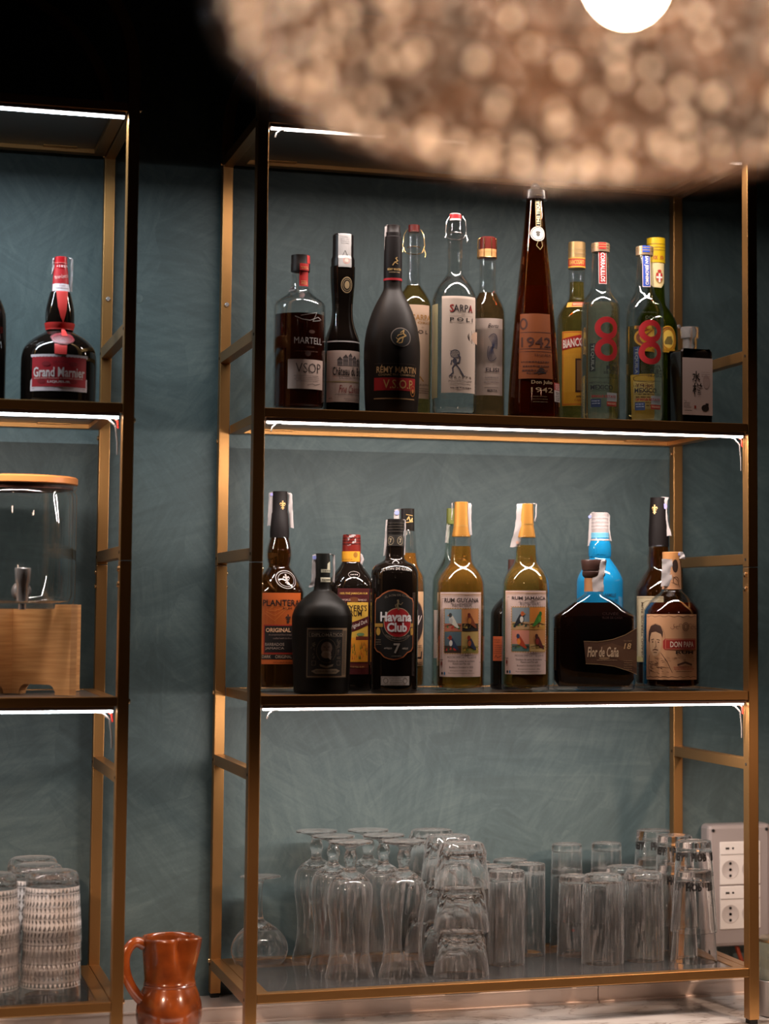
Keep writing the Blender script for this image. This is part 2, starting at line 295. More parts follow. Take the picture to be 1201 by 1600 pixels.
# ------------------------------------------------------------------ shelving units
def screw(name, p, axis, r, mt, par, flat=False):
    q = MB(); h = .0006 if flat else .0035
    q.lathe([(0, r), (h * .6, r), (h, r * .6)] if not flat else [(0, r), (h, r)], 14)
    o = q.build(name, mt, par, loc=p)
    o.rotation_euler = {'x-': (0, -PI/2, 0), 'x+': (0, PI/2, 0), 'y-': (PI/2, 0, 0)}[axis]
    return o
LEADM = mat('grey_white_cable', '#4c4744', .6)
def shelving(X0, ledm, label, topr=.25):
    t = thing('shelving_unit', label, 'shelf', (X0, 0, ZC)); o = -ZC
    HOLE = mat('dark_hole', '#050403', .8)
    arch_z = 2.56
    for side, xa in (('l', -TW), ('r', W)):
        for row, ya, yb, zb in (('f', 0, TD, ZC), ('b', D, D + TD * .9, ZL)):
            q = MB()
            q.box((xa, ya, zb + .008 + o), (xa + TW, yb, 1.7293 + o)); q.box((xa, ya, 1.7302 + o), (xa + TW, yb, arch_z + o))
            q.build('front_post' if row == 'f' else 'rear_post', GOLD, t, False, .0011)
            MB().box((xa + .002, ya + .003, zb + o), (xa + TW - .002, yb - .003, zb + .009 + o)).build('foot', FEET, t, False)
        for zt in (Z3, 1.37845, 1.75445, 2.13373, Z0):
            MB().box((xa + .0004, TD, zt - .0200 + o), (xa + TW - .0004, D, zt + o)).build('rung', GOLD, t, False, .0009)
            for yy in (TD * .5, D + TD * .4):
                screw('screw_hole', (xa - .0001, yy, zt - .0104 + o), 'x-', .0028, HOLE, t, True)
        for zz in (Z1 - .03, Z2 - .01, Z3 - .004, Z0 - .012):
            screw('bolt', (xa - .0002, D + .012, zz + o), 'x-', .0045, BRASS, t)
            if side == 'r': screw('bolt', (xa + TW, .012, zz + .002 + o), 'x+', .0045, BRASS, t)
        for zz in (1.716, 1.690):
            screw('bolt', (xa if side == 'r' else xa + TW, .0135, zz + o), 'x-' if side == 'r' else 'x+', .0048, BRASS, t)
            screw('bolt', (xa if side == 'r' else xa + TW, D + .012, zz + o), 'x-' if side == 'r' else 'x+', .0045, BRASS, t)
        screw('wall_screw', (xa + TW * .55, D - .0002, 2.2255 + o), 'y-', .0042, CHROME, t)
    # arched tops, front and rear
    R = topr
    for ya, yb in ((0, TD), (D, D + TD * .9)):
        prof = []
        for i in range(17):
            a = PI * i / 32; prof.append((W + TW - R + R * math.cos(a), arch_z + R * math.sin(a)))
        pin = [(W + TW - R + (R - TW) * math.cos(PI * i / 32), arch_z + (R - TW) * math.sin(PI * i / 32)) for i in range(17)]
        mir = lambda L: [(W - x, z) for x, z in reversed(L)]
        outer = prof + mir(prof); inner = pin + mir(pin); n = len(outer); vs = []
        for y in (ya, yb):
            vs += [(x, y, z + o) for x, z in outer] + [(x, y, z + o) for x, z in inner]
        fs = []
        for i in range(n - 1):
            fs += [(i, i+1, n+i+1, n+i), (2*n+i, 3*n+i, 3*n+i+1, 2*n+i+1), (i, 2*n+i, 2*n+i+1, i+1), (n+i, n+i+1, 3*n+i+1, 3*n+i)]
        fs += [(0, n, 3*n, 2*n), (n-1, 3*n-1, 4*n-1, 2*n-1)]
        MB().raw(vs, fs).build('arched_rail', GOLD, t, True)
    for k, zt in enumerate((Z0, Z1, Z2, Z3)):
        q = MB(); th = .0162; rw = .022
        q.box((.0006, .0006, zt - th + o), (W - .0006, rw, zt + o)); q.box((.0006, D - rw, zt - th + o), (W - .0006, D, zt + o))
        q.box((.0006, rw, zt - th + o), (rw, D - rw, zt + o)); q.box((W - rw, rw, zt - th + o), (W - .0006, D - rw, zt + o))
        fr = q.build('shelf_frame', GOLD, t, False, .0008)
        MB().box((rw, rw, zt - .008 + o), (W - rw, D - rw, zt - .0012 + o)).build('shelf_panel', SMOKED if k == 3 else DARKPANEL, fr, False)
        for xx in (.085, W - .085):
            MB().box((xx - .03, D - rw - .016, zt - .0100 + o), (xx + .03, D - rw + .004, zt - .0082 + o)).build('mounting_tab', GOLD, fr, False)
        if k < 3:
            zz = zt - th + o
            MB().box((.004, .006, zz - .0062), (W - .004, .021, zz)).build('led_channel', CHANNEL, fr, False)
            n = 44; vs = []; fs = []
            sec = [(.0085, 0), (.0092, -.0022), (.0115, -.0036), (.0155, -.0036), (.0178, -.0022), (.0185, 0)]
            for i in range(n + 1):
                x = .006 + (W - .012) * i / n
                vs += [(x, y, zz - .0062 + z) for y, z in sec]
            for i in range(n):
                for j in range(5): fs.append((i*6+j, i*6+j+1, (i+1)*6+j+1, (i+1)*6+j))
            MB().raw(vs, fs).build('led_strip', ledm, fr)
            # supply leads
            xr = W - .004
            if k > 0:
                MB().tube([(xr - .035, .014, zz - .007), (xr - .018, .015, zz - .011), (xr - .006, .017, zz - .022), (xr - .002, .019, zz - .05), (xr - .0015, .02, zz - .07)] , .0016, 8).build('led_lead', LEADM, fr)
                MB().tube([(xr - .010, .012, zz - .008), (xr - .003, .014, zz - .014), (xr - .001, .016, zz - .026)], .0016, 6).build('led_wire', mat('red_wire', '#b3261c', .45), fr)
            MB().tube([(.034, .012, zz - .0085), (.022, .011, zz - .0105), (.015, .010, zz - .016), (.0125, .009, zz - .024)], .0022, 8, flat=.5).build('led_end_tape', LEADM, fr)
    return t
shelving(0, LEDM, 'gold metal shelving unit in the middle with three lit shelves of bottles and glasses')
shelving(XU - W, LEDL, 'gold metal shelving unit cut off by the left edge with the drinks dispenser')

# ------------------------------------------------------------------ power outlets and cable
s = thing('wall_outlet_box', 'grey surface mounted outlet box on the wall behind the right post', 'outlet', (1.036, .41, 1.100))
MB().box((-.0685, -.045, -.121), (.0685, 0, .121)).build('enclosure', mat('grey_plastic', '#958b88', .45), s, False, .008)
for sx in (-.058, .058):
    for sz in (-.110, .110): screw('corner_screw', (sx, -.0452, sz), 'y-', .0033, FEET, s)
for cz in (.042, -.046):
    p = MB().box((-.044, -.0475, cz - .040), (.044, -.044, cz + .045)).build('socket_plate', WHITEP, s, False, .0015)
    MB().box((-.043, -.0485, cz + .0195), (.043, -.047, cz + .0205)).build('module_gap', mat('shadow_gap_plastic', '#8d8480', .6), p, False)
    for cx_ in (-.022, .022):
        MB().lathe([(0, .0185), (.0006, .0185), (.0006, .0165), (.0003, .016)], 32).build('round_socket', mat('socket_insert', '#bdb4af', .4), p, loc=(cx_, -.0475, cz - .010)).rotation_euler = (PI/2, 0, 0)
        for dz in (-.012, 0, .012):
            for dd in ((-.002, .002) if dz == 0 else (0,)):
                screw('pin_hole', (cx_, -.0483, cz - .010 + dz), 'y-', .0029, FEET, p, True)
        for dx in (-.008, -.004, .006):
            screw('pin_hole', (cx_ + dx, -.0477, cz + .032), 'y-', .0022, FEET, p, True)
tag(MB().tube([(1.036, .385, .980), (1.040, .383, .965), (1.047, .384, .948), (1.05, .388, .9325)], .0045, 10).build('power_cable', mat('orange_red_cable', '#8f3a20', .5)), 'thick dull red power cable hanging from the grey outlet box to the ledge', 'cable')

# ------------------------------------------------------------------ lettering and label art
TXT = {}
def glyphs(s, bold=0., shear=0., space=1.):
    key = (s, bold, shear, space)
    if key not in TXT:
        cu = bpy.data.curves.new('lettering_outline', 'FONT'); cu.body = s; cu.resolution_u = 2; cu.offset = bold; cu.shear = shear; cu.space_character = space
        ob = bpy.data.objects.new('lettering_outline', cu); me = ob.to_mesh()
        vs = [(v.co.x, v.co.y) for v in me.vertices]; fs = [tuple(p.vertices) for p in me.polygons]
        ob.to_mesh_clear(); bpy.data.objects.remove(ob); bpy.data.curves.remove(cu)
        if vs:
            x0 = min(v[0] for v in vs); x1 = max(v[0] for v in vs); y0 = min(v[1] for v in vs); y1 = max(v[1] for v in vs)
            vs = [((x - x0) / max(x1 - x0, 1e-6) - .5, (y - y0) / max(y1 - y0, 1e-6) - .5) for x, y in vs]
        TXT[key] = (vs, fs)
    return TXT[key]
def FACE(X, Y): return math.atan2(CAM.y - Y, CAM.x - X)

class Art:
    """flat drawing (x right, y down, in drawing units) laid onto a round, tapered or flat bottle side"""
    def __init__(s, b, x0, base=None, flat=None, turn=None, off=.00025):
        s.b = b; s.x0 = x0; s.sh = []; s.tx = []; s.flat = flat; s.off = off
        s.k = b['k'] / 1000
        if flat is None:
            r = s.rad((b['yb'] - (base or b['ymid'])) * s.k); q = max(-.93, min(.93, (x0 - b['cx']) * s.k / r))
            s.phi = math.asin(q) if turn is None else turn; s.g = 1 / max(.45, math.cos(s.phi))
        else: s.phi = 0; s.g = 1
    def rad(s, z):
        P = s.b['prof']
        if z >= P[0][0]: return P[0][1]
        for (za, ra), (zb, rb) in zip(P, P[1:]):
            if z <= za and z >= zb: return ra + (rb - ra) * (za - z) / max(za - zb, 1e-9)
        return P[-1][1]
    def poly(s, pts, col, L=0, txt=False):
        (s.tx if txt else s.sh).append(([(p[0], p[1]) for p in pts], [tuple(range(len(pts)))], col, L)); return s
    def rect(s, x0, y0, x1, y1, col, L=0, txt=False): return s.poly([(x0, y1), (x1, y1), (x1, y0), (x0, y0)], col, L, txt)
    def frame(s, x0, y0, x1, y1, t, col, L=1):
        s.rect(x0, y0, x1, y0 + t, col, L); s.rect(x0, y1 - t, x1, y1, col, L); s.rect(x0, y0 + t, x0 + t, y1 - t, col, L); return s.rect(x1 - t, y0 + t, x1, y1 - t, col, L)
    def ell(s, cx, cy, rx, ry, col, L=1, n=28, txt=False): return s.poly([(cx + rx * math.cos(2*PI*i/n), cy - ry * math.sin(2*PI*i/n)) for i in range(n)], col, L, txt)
    def ring(s, cx, cy, rx, ry, t, col, L=1, n=32, a0=0, a1=2*PI):
        vs = []; fs = []
        for i in range(n + 1):
            a = a0 + (a1 - a0) * i / n
            vs += [(cx + rx*math.cos(a), cy - ry*math.sin(a)), (cx + (rx-t)*math.cos(a), cy - (ry-t)*math.sin(a))]
        for i in range(n): fs.append((2*i, 2*i+1, 2*i+3, 2*i+2))
        s.sh.append((vs, fs, col, L)); return s
    def line(s, pts, t, col, L=2, txt=False):
        for a, b in zip(pts, pts[1:]):
            d = Vector((b[0]-a[0], b[1]-a[1]));
            if d.length < 1e-6: continue
            d.normalize(); n = Vector((-d.y, d.x)) * t / 2; e = d * t * .3
            s.poly([(a[0]-e.x+n.x, a[1]-e.y+n.y), (b[0]+e.x+n.x, b[1]+e.y+n.y), (b[0]+e.x-n.x, b[1]+e.y-n.y), (a[0]-e.x-n.x, a[1]-e.y-n.y)], col, L, txt)
        return s
    def text(s, t, cx, cy, h, w, col, L=3, bold=0., shear=0., rot=0., arc=0.):
        vs, fs = glyphs(t, bold, shear); o = []
        c, sn = math.cos(rot), math.sin(rot)
        for x, y in vs:
            X, Y = x * w, -y * h
            if arc: Y += arc * (4 * x * x)
            o.append((cx + X * c - Y * sn, cy + X * sn + Y * c))
        s.tx.append((o, fs, col, L)); return s
    def small(s, cx, cy, h, w, col, n=1, dy=0, seed=1):     # fine print, too small to read
        rd = random.Random(seed)
        for j in range(n):
            x = cx - w/2 + (rd.random() * .1 * w if n > 1 else 0); e = cx + w/2 - (rd.random() * .1 * w if n > 1 else 0)
            while x < e:
                l = (.25 + rd.random() * .9) * h * 1.6; s.rect(x, cy + j*dy - h/2, min(x + l, e), cy + j*dy + h/2 * (.3 + rd.random() * .7), col, 3, True); x += l + h * .45
        return s
    def mesh(s, items, name, parent):
        B = s.b; bm = bmesh.new(); mats = []
        lay = bm.verts.layers.float.new('lay')
        for vs, fs, col, L in items:
            if col not in mats: mats.append(col)
            bv = [bm.verts.new((x - s.x0, B['yb'] - y, 0)) for x, y in vs]
            for v in bv: v[lay] = L
            for f in fs:
                try: q = bm.faces.new([bv[i] for i in f]); q.material_index = mats.index(col)
                except ValueError: pass
        if s.flat is None:
            xs = [v.co.x for v in bm.verts]; ys = [v.co.y for v in bm.verts]; st = 3.0 / 1000 / s.k; x = math.floor(min(xs) / st) * st
            while x < max(xs):
                g = bm.verts[:] + bm.edges[:] + bm.faces[:]; bmesh.ops.bisect_plane(bm, geom=g, plane_co=(x, 0, 0), plane_no=(1, 0, 0)); x += st
            z_a, z_b = min(ys) * s.k, max(ys) * s.k
            if abs(s.rad(z_a) - s.rad(z_b)) > .0006:
                for (pz, pr_) in B['prof']:
                    if z_a < pz < z_b:
                        g = bm.verts[:] + bm.edges[:] + bm.faces[:]; bmesh.ops.bisect_plane(bm, geom=g, plane_co=(0, pz / s.k, 0), plane_no=(0, 1, 0))
        f0 = B['face']
        for v in bm.verts:
            z = v.co.y * s.k; e = s.off + v[lay] * .00013
            if s.flat is None:
                r = s.rad(z) ; a = f0 + s.phi + v.co.x * s.k * s.g / max(r, .004); v.co = ((r + e) * math.cos(a), (r + e) * math.sin(a), z)
            else:
                org, dr, nn = s.flat; x = v.co.x * s.k; v.co = (org[0] + dr[0] * x + nn[0] * e, org[1] + dr[1] * x + nn[1] * e, z)
        me = bpy.data.meshes.new(name); bm.to_mesh(me); bm.free()
        for c_ in mats: me.materials.append(ink(c_) if isinstance(c_, str) else c_)
        ob = bpy.data.objects.new(name, me); C.objects.link(ob); ob.parent = parent; return ob
    def build(s, name='label', parent=None, label=None):
        par = parent or s.b['o']; o = None
        if s.sh: o = s.mesh(s.sh, name, par)
        if s.tx:
            q = s.mesh(s.tx, 'lettering', o if (o and par is s.b['o']) else par)
            o = o or q
        if label: o['label'] = label
        return o
GLD = mat('gold_foil_print', (.72, .46, .18), .35, .6); SLV = mat('silver_print', (.7, .68, .66), .35, .5); GLD2 = mat('dim_gold_print', (.5, .36, .2), .45, .3)

# ------------------------------------------------------------------ bottles
def dark(name, col, rough=.05): return mat(name, col, rough, 0, 0, 1.5, 0, .5)
def liquid(name, col, haze=.12): return mat(name, col, 0, 0, 1.0 - haze, 1.36)
def bottle(key, name, label, ncap, capm, body, liq=None, level=None, group=None, capname='cap', smooth_it=2, wall=.0022, ring=None):
    X, Y, sh, k, cx, yb, P = BOT[key]
    P = [(a / 1000, r / 1000) for a, r in P]
    o = thing(name, label, 'bottle', (X, Y, ZS[sh] + .0002), 0, group)
    b = dict(o=o, k=k, cx=cx, yb=yb, prof=P, face=FACE(X, Y), ymid=yb - 60 / k, X=X, Y=Y)
    P[-1] = (.0, P[-1][1])
    gl = P[ncap:]
    core = chaikin(gl[:-1] + [(max(.012, gl[-1][0]), gl[-1][1])], smooth_it)
    r_ = core[-1][1]
    outer = core + [(.006, r_), (.0022, r_ * .985), (.0004, r_ * .955), (0, r_ * .90)]
    b['prof'] = P[:ncap] + outer[:-2] + [(0, r_)]
    q = MB()
    if liq is None:
        q.lathe(outer, 64); q.build('body', body, o)
    else:
        inn = [(z, max(r - wall, .003)) for z, r in core if z > .02]
        ri = inn[-1][1]; inn += [(.012, ri), (.0085, ri * .93), (.007, ri * .75)]
        # lip joins outside and inside
        prof = outer + [(.0015, r_ * .6), (.003, .002)]
        q2 = list(reversed(inn)); 
        vs = [(0.003, .0015)]
        full = list(reversed(inn)) + [(outer[0][0] + .0006, inn[0][1] + .0005), (outer[0][0] + .0006, outer[0][1] - .0005)] + prof
        full = [(.0068, .002)] + full
        q.lathe(full, 64); q.build('body', body, o)
        if liq is not None:
            lv = (yb - level) * k / 1000
            li = [(z, r + .00015) for z, r in inn if z < lv]
            rl = li[0][1]
            for (za, ra), (zb, rb) in zip(inn, inn[1:]):
                if za >= lv >= zb: rl = ra + (rb - ra) * (za - lv) / max(za - zb, 1e-9) + .00015
            MB().lathe([(lv, rl * .3), (lv, rl)] + li + [(.0066, .002)], 64).build('liquid', liq, o)
    if ncap:
        cp = P[:ncap]; z_low = P[ncap][0] - .001
        cp = [(cp[0][0], cp[0][1] * .93)] + [(cp[0][0] - .0006, cp[0][1])] + cp[1:] + [(z_low, cp[-1][1])]
        cp = [c_ for i, c_ in enumerate(cp) if i == 0 or c_[0] <= cp[i-1][0]]
        MB().lathe(cp, 40).build(capname, capm, o)
    return b
def band(b, ya, yb_, dr, mt, name='neck_band', grow=1.0):
    A = Art(b, b['cx']); k = b['k'] / 1000; za, zb = (b['yb'] - ya) * k, (b['yb'] - yb_) * k
    zs = sorted([z for z, r in b['prof'] if zb < z < za], reverse=True); pts = [za] + zs + [zb]
    pr_ = [(za, A.rad(za) - .0005)] + [(z, A.rad(z) + dr) for z in pts] + [(zb, A.rad(zb) - .0005)]
    return MB().lathe(pr_, 48).build(name, mt, b['o'])
def strip(b, pts, wd, depth=.004, seal=None, name='tax_strip'):
    """paper duty strip hanging over a cap; pts along its length in drawing units"""
    k = b['k'] / 1000; f = b['face']; n = (math.cos(f), math.sin(f)); t = (-n[1], n[0])
    P = []
    for i in range(len(pts) - 1):
        for j in range(4):
            u = j / 4; P.append((pts[i][0] * (1-u) + pts[i+1][0] * u, pts[i][1] * (1-u) + pts[i+1][1] * u))
    P.append(pts[-1][:2]); q = MB(); vs = []; fs = []
    for i, (x, y) in enumerate(P):
        for j, s_ in enumerate((-.5, -.17, .17, .5)):
            dep = depth + .0012 * math.sin(i * 1.1 + j * 1.7) - .0015 * abs(s_) * 2; ww = wd * (1 + .05 * math.sin(i * 2.3))
            u = (x + s_ * ww - b['cx']) * k
            for e in (0, .0003): vs.append((t[0] * u + n[0] * (dep - e), t[1] * u + n[1] * (dep - e), (b['yb'] - y) * k + .0008 * math.sin(j * 2 + i)))
    m_ = len(P)
    def I(i, j, e): return (i * 4 + j) * 2 + e
    for i in range(m_ - 1):
        for j in range(3):
            fs += [(I(i,j,0), I(i,j+1,0), I(i+1,j+1,0), I(i+1,j,0)), (I(i,j,1), I(i+1,j,1), I(i+1,j+1,1), I(i,j+1,1))]
        fs += [(I(i,0,0), I(i+1,0,0), I(i+1,0,1), I(i,0,1)), (I(i,3,0), I(i,3,1), I(i+1,3,1), I(i+1,3,0))]
    for i in (0, m_ - 1):
        for j in range(3): fs.append((I(i,j,0), I(i,j,1), I(i,j+1,1), I(i,j+1,0)))
    o = q.raw(vs, fs).build(name, PAPER, b['o'], angle=60)
    if seal:
        ar = Art(b, seal[0], seal[1], flat=((t[0]*(seal[0]-b['cx'])*k + n[0]*(depth+.0012), t[1]*(seal[0]-b['cx'])*k + n[1]*(depth+.0012)), t, n))
        ar.poly([(seal[0] + seal[2]*math.cos(PI*i/3), seal[1] + seal[2]*math.sin(PI*i/3)) for i in range(6)], seal[3], 0)
        ar.mesh(ar.sh, 'seal_mark', o)
    return o
def wires(b, pts_list, r, mt, name='swing_wire', depth=None):
    k = b['k'] / 1000; f = b['face']; n = (math.cos(f), math.sin(f)); t = (-n[1], n[0]); q = MB()
    for pts in pts_list:
        q.tube([(t[0]*(x-b['cx'])*k + n[0]*d, t[1]*(x-b['cx'])*k + n[1]*d, (b['yb']-y)*k) for x, y, d in pts], r, 6)
    return q.build(name, mt, b['o'])

BOT = {   # name: (x, y, shelf, mm per drawing unit, axis, base line, outline from top to foot as (height mm, radius mm))
 'martell': (0.0736, 0.080, 1, 0.2665, 291, 1394, [(281.1, 15.4), (280.5, 16.2), (265.5, 16.4), (265.0, 16.7), (252.1, 16.7), (250.3, 14.6), (219.5, 15.1), (211.5, 21.2), (200.8, 37.1), (194.1, 43.7), (184.8, 45.8), (6.6, 45.4)]),
 'breuil': (0.1572, 0.112, 1, 0.2709, 577, 1413, [(329.0, 16.7), (326.3, 18.6), (288.1, 18.9), (282.7, 21.0), (269.1, 22.3), (241.9, 22.1), (214.8, 19.9), (193.1, 18.3), (171.5, 19.9), (157.9, 23.4), (144.4, 28.7), (130.9, 32.8), (9.5, 32.7)]),
 'remy': (0.2408, 0.075, 1, 0.2703, 913, 1412, [(344.0, 12.4), (331.7, 12.4), (330.4, 13.4), (323.6, 13.4), (322.2, 15.3), (278.8, 16.1), (240.9, 16.1), (227.3, 16.1), (219.2, 20.1), (197.6, 31.7), (175.9, 40.2), (151.6, 46.9), (130.0, 49.8), (108.5, 50.6), (84.2, 50.0), (30.5, 48.4), (7.6, 47.0)]),
 'sarpa_oro': (0.3054, 0.180, 1, 0.2790, 1052, 1452, [(366.7, 10.5), (354.9, 10.5), (354.3, 11.7), (340.9, 12.8), (315.7, 12.2), (256.9, 12.2), (248.5, 16.6), (237.3, 24.9), (223.4, 32.7), (209.4, 36.0), (17.6, 35.9)]),
 'sarpa': (0.3617, 0.095, 1, 0.3015, 273, 1499, [(376.2, 10.2), (364.7, 10.8), (364.1, 11.4), (351.0, 12.6), (340.4, 15.0), (325.3, 13.8), (322.2, 13.2), (267.8, 13.2), (258.7, 18.0), (240.6, 32.9), (222.5, 39.5), (210.4, 41.3), (9.1, 40.5)]),
 'elisi': (0.4341, 0.130, 1, 0.3056, 473, 1517, [(343.0, 13.4), (341.4, 15.2), (319.9, 15.8), (303.0, 15.2), (301.5, 15.2), (243.3, 15.2), (231.0, 21.3), (212.6, 30.4), (197.4, 34.0), (13.0, 33.9)]),
 'donjulio': (0.5141, 0.095, 1, 0.3056, 760, 1515, [(429.4, 15.2), (427.9, 23.1), (417.1, 23.7), (412.5, 15.8), (328.0, 22.8), (248.4, 31.8), (156.9, 39.9), (65.6, 46.8), (11.1, 48.3)]),
 'biancosarti': (0.6315, 0.200, 1, 0.3282, 152, 1195, [(356.3, 16.3), (324.9, 16.7), (306.1, 17.0), (305.1, 15.4), (247.5, 15.7), (240.9, 20.2), (227.8, 31.0), (214.6, 37.5), (201.5, 40.7), (21.5, 40.6)]),
 'corral': (0.6482, 0.110, 1, 0.3216, 291, 1174, [(340.7, 17.0), (326.2, 17.3), (324.6, 14.7), (280.9, 16.6), (251.9, 18.2), (242.2, 24.0), (232.5, 31.3), (222.9, 35.2), (213.2, 36.7), (11.1, 36.6)]),
 'jeronimo': (0.7364, 0.110, 1, 0.3238, 550, 1182, [(339.3, 16.4), (324.7, 16.8), (323.0, 14.2), (279.1, 16.8), (253.1, 18.4), (243.4, 24.1), (233.7, 30.6), (223.9, 34.4), (210.9, 36.4), (12.3, 36.2)]),
 'yellowcap': (0.8009, 0.220, 1, 0.3342, 617, 1215, [(377.2, 18.0), (330.8, 18.0), (329.1, 16.6), (248.7, 16.6), (238.6, 24.9), (218.6, 38.2), (198.5, 43.1), (25.3, 43.0)]),
 'mizunara': (0.8198, 0.090, 1, 0.3233, 815, 1186, [(187.9, 17.7), (170.0, 17.4), (168.4, 16.1), (142.5, 16.1), (140.2, 32.2), (10.0, 32.1)]),
 'plantation': (0.0632, 0.190, 2, 0.2881, 222, 1318, [(359.4, 13.3), (320.8, 13.9), (319.4, 15.0), (286.1, 17.4), (276.0, 17.9), (252.8, 23.4), (235.5, 22.8), (224.0, 19.6), (215.3, 26.0), (200.9, 36.1), (183.6, 45.0), (172.1, 46.8), (1.4, 46.0)]),
 'diplomatico': (0.1213, 0.085, 2, 0.2812, 492, 1332, [(245.3, 12.4), (202.9, 13.0), (201.5, 13.6), (180.3, 14.7), (177.5, 19.8), (169.1, 29.6), (155.0, 45.2), (140.9, 51.4), (129.7, 53.6), (2.0, 48.7)]),
 'myers': (0.1982, 0.200, 2, 0.2914, 672, 1314, [(283.2, 16.1), (256.2, 17.0), (232.8, 17.0), (231.3, 17.6), (224.0, 22.0), (207.9, 35.1), (193.3, 42.4), (184.6, 43.9), (-0.2, 43.7)]),
 'havana': (0.2521, 0.085, 2, 0.2845, 945, 1328, [(308.3, 14.6), (279.7, 14.9), (259.6, 15.7), (238.2, 16.0), (232.5, 21.4), (226.8, 34.3), (218.2, 40.6), (206.8, 42.3), (0.9, 41.8)]),
 'behindhav': (0.3031, 0.200, 2, 0.2941, 1022, 1311, [(332.9, 12.4), (294.4, 13.0), (292.9, 14.2), (273.7, 16.3), (251.6, 17.1), (226.5, 20.7), (214.7, 28.0), (202.9, 33.1), (-1.0, 33.2)]),
 'greencap': (0.3908, 0.220, 2, 0.2778, 355, 1356, [(335.9, 7.5), (309.4, 7.8), (307.4, 9.2), (265.6, 9.8), (243.3, 12.6), (226.5, 22.3), (209.8, 31.2), (195.9, 34.0), (-3.6, 33.9)]),
 'guyana': (0.3744, 0.085, 2, 0.2684, 427, 1375, [(341.3, 12.4), (298.1, 13.5), (280.5, 16.7), (279.2, 18.3), (261.7, 19.4), (234.7, 21.0), (226.7, 24.2), (215.9, 33.7), (202.5, 40.4), (186.3, 43.1), (1.7, 42.9)]),
 'darkorange': (0.5058, 0.200, 2, 0.2786, 770, 1356, [(241.3, 7.8), (221.7, 8.4), (182.6, 9.0), (171.4, 16.8), (160.3, 29.4), (146.3, 39.1), (132.4, 40.5), (0.3, 39.9)]),
 'jamaica': (0.4972, 0.085, 2, 0.2711, 863, 1371, [(340.1, 12.5), (300.0, 13.6), (280.9, 16.9), (279.6, 18.5), (263.3, 19.6), (236.1, 21.2), (227.9, 24.5), (217.0, 34.0), (203.4, 40.8), (187.2, 43.0), (0.6, 43.1)]),
 'blue': (0.6796, 0.200, 2, 0.3443, 270, 1109, [(332.2, 15.9), (294.1, 16.6), (293.1, 17.3), (282.0, 17.3), (269.9, 22.1), (247.4, 22.1), (245.7, 19.0), (230.2, 31.1), (209.5, 43.2), (195.7, 44.9), (1.6, 44.7)]),
 'flor': (0.6295, 0.090, 2, 0.3335, 236, 1123, [(239.4, 23.5), (219.3, 22.1), (217.7, 20.1), (207.6, 20.1), (205.9, 18.8), (180.9, 18.8), (174.2, 23.4), (137.4, 77.0), (1.6, 77.5)]),
 'plant2': (0.7991, 0.200, 2, 0.3479, 594, 1106, [(363.4, 16.1), (350.1, 16.8), (290.7, 19.6), (269.7, 20.9), (238.3, 22.3), (227.9, 20.9), (210.5, 33.1), (189.6, 45.3), (175.7, 46.7), (-1.1, 45.9)]),
 'donpapa': (0.7831, 0.090, 2, 0.3378, 665, 1119, [(255.7, 17.0), (242.8, 17.0), (241.1, 17.7), (185.2, 18.3), (181.8, 20.3), (168.3, 37.3), (151.4, 50.2), (141.2, 53.5), (1.4, 53.4)]),
 'marnier': (-0.3399, 0.100, 1, 0.2220, 465, 1322, [(258.0, 10.2), (241.3, 11.0), (235.7, 11.5), (210.1, 13.7), (196.7, 16.3), (195.6, 17.2), (168.9, 23.8), (151.2, 24.7), (137.9, 23.8), (129.0, 20.9), (124.5, 28.6), (115.7, 44.0), (102.4, 57.7), (89.1, 62.7), (71.4, 64.0), (9.5, 63.3)]),
}
AMBER_DK = liquid('dark_cognac', (.08, .012, .004), .2); BLACKG = dark('black_glass', (.006, .004, .003)); FROST = mat('frosted_black_glass', (.010, .006, .004), .5, 0, 0, 1.5, 0, .22)
FROSTG = mat('frosted_green_black_glass', (.005, .004, .003), .45, 0, 0, 1.5, 0, .12)
BLKCAP = mat('black_cap', '#0e0a09', .38, spec=.25); RED = '#a51a16'
CREAM = '#cdb3a6'; WHITE = '#d6cbc8'
# ---- shelf 1
b = bottle('martell', 'cognac_bottle', 'squat clear bottle of dark cognac with a white VSOP label, leftmost on the upper shelf', 4, mat('black_wood_stopper', '#160d0a', .5, spec=.2), GLASS, AMBER_DK, 745, capname='stopper')
a = Art(b, 348); a.rect(222, 1055, 472, 1250, CREAM, 0); a.text('VSOP', 358, 1112, 64, 172, '#2a1c1a', 3, bold=-.01)
a.small(350, 1163, 4, 180, '#6b5a55', 4, 12); a.line([(345, 1225), (380, 1215), (400, 1222), (440, 1212)], 3, '#4a3b38', 3, True); a.build()
a = Art(b, 357); a.text('MARTELL', 357, 930, 42, 188, SLV, 3, bold=-.005); a.text('COGNAC', 365, 972, 10, 50, '#5a3020'); a.small(340, 1002, 8, 150, '#4a2a1c', 1)
a.ell(372, 870, 20, 12, '#4a2a1c', 1, txt=True); a.tx.append(([(348+c*20,1015+s_*20) for c,s_ in [(math.cos(i*PI/4),math.sin(i*PI/4)) for i in range(8)]], [tuple(range(8))], '#3c2118', 1)); a.build()
a = Art(b, 325, 790); a.line([(262, 770), (310, 790), (360, 795), (420, 770), (450, 785)], 3, SLV, 2, True); a.line([(300, 765), (410, 740), (380, 800), (440, 790)], 2.5, SLV, 2, True); a.build()
a = Art(b, 316, 480, off=.0009); a.rect(287, 402, 345, 553, RED, 0); a.small(316, 425, 5, 45, GLD, 2, 10); a.small(316, 520, 5, 40, GLD, 3, 10); a.build('neck_ribbon')
a = Art(b, 345, 370, off=.0006); a.rect(336, 344, 354, 398, RED, 0); a.build('cap_ribbon'); 
strip(b, [(250, 560), (232, 588), (258, 583)], 34, .012, name='torn_tag')

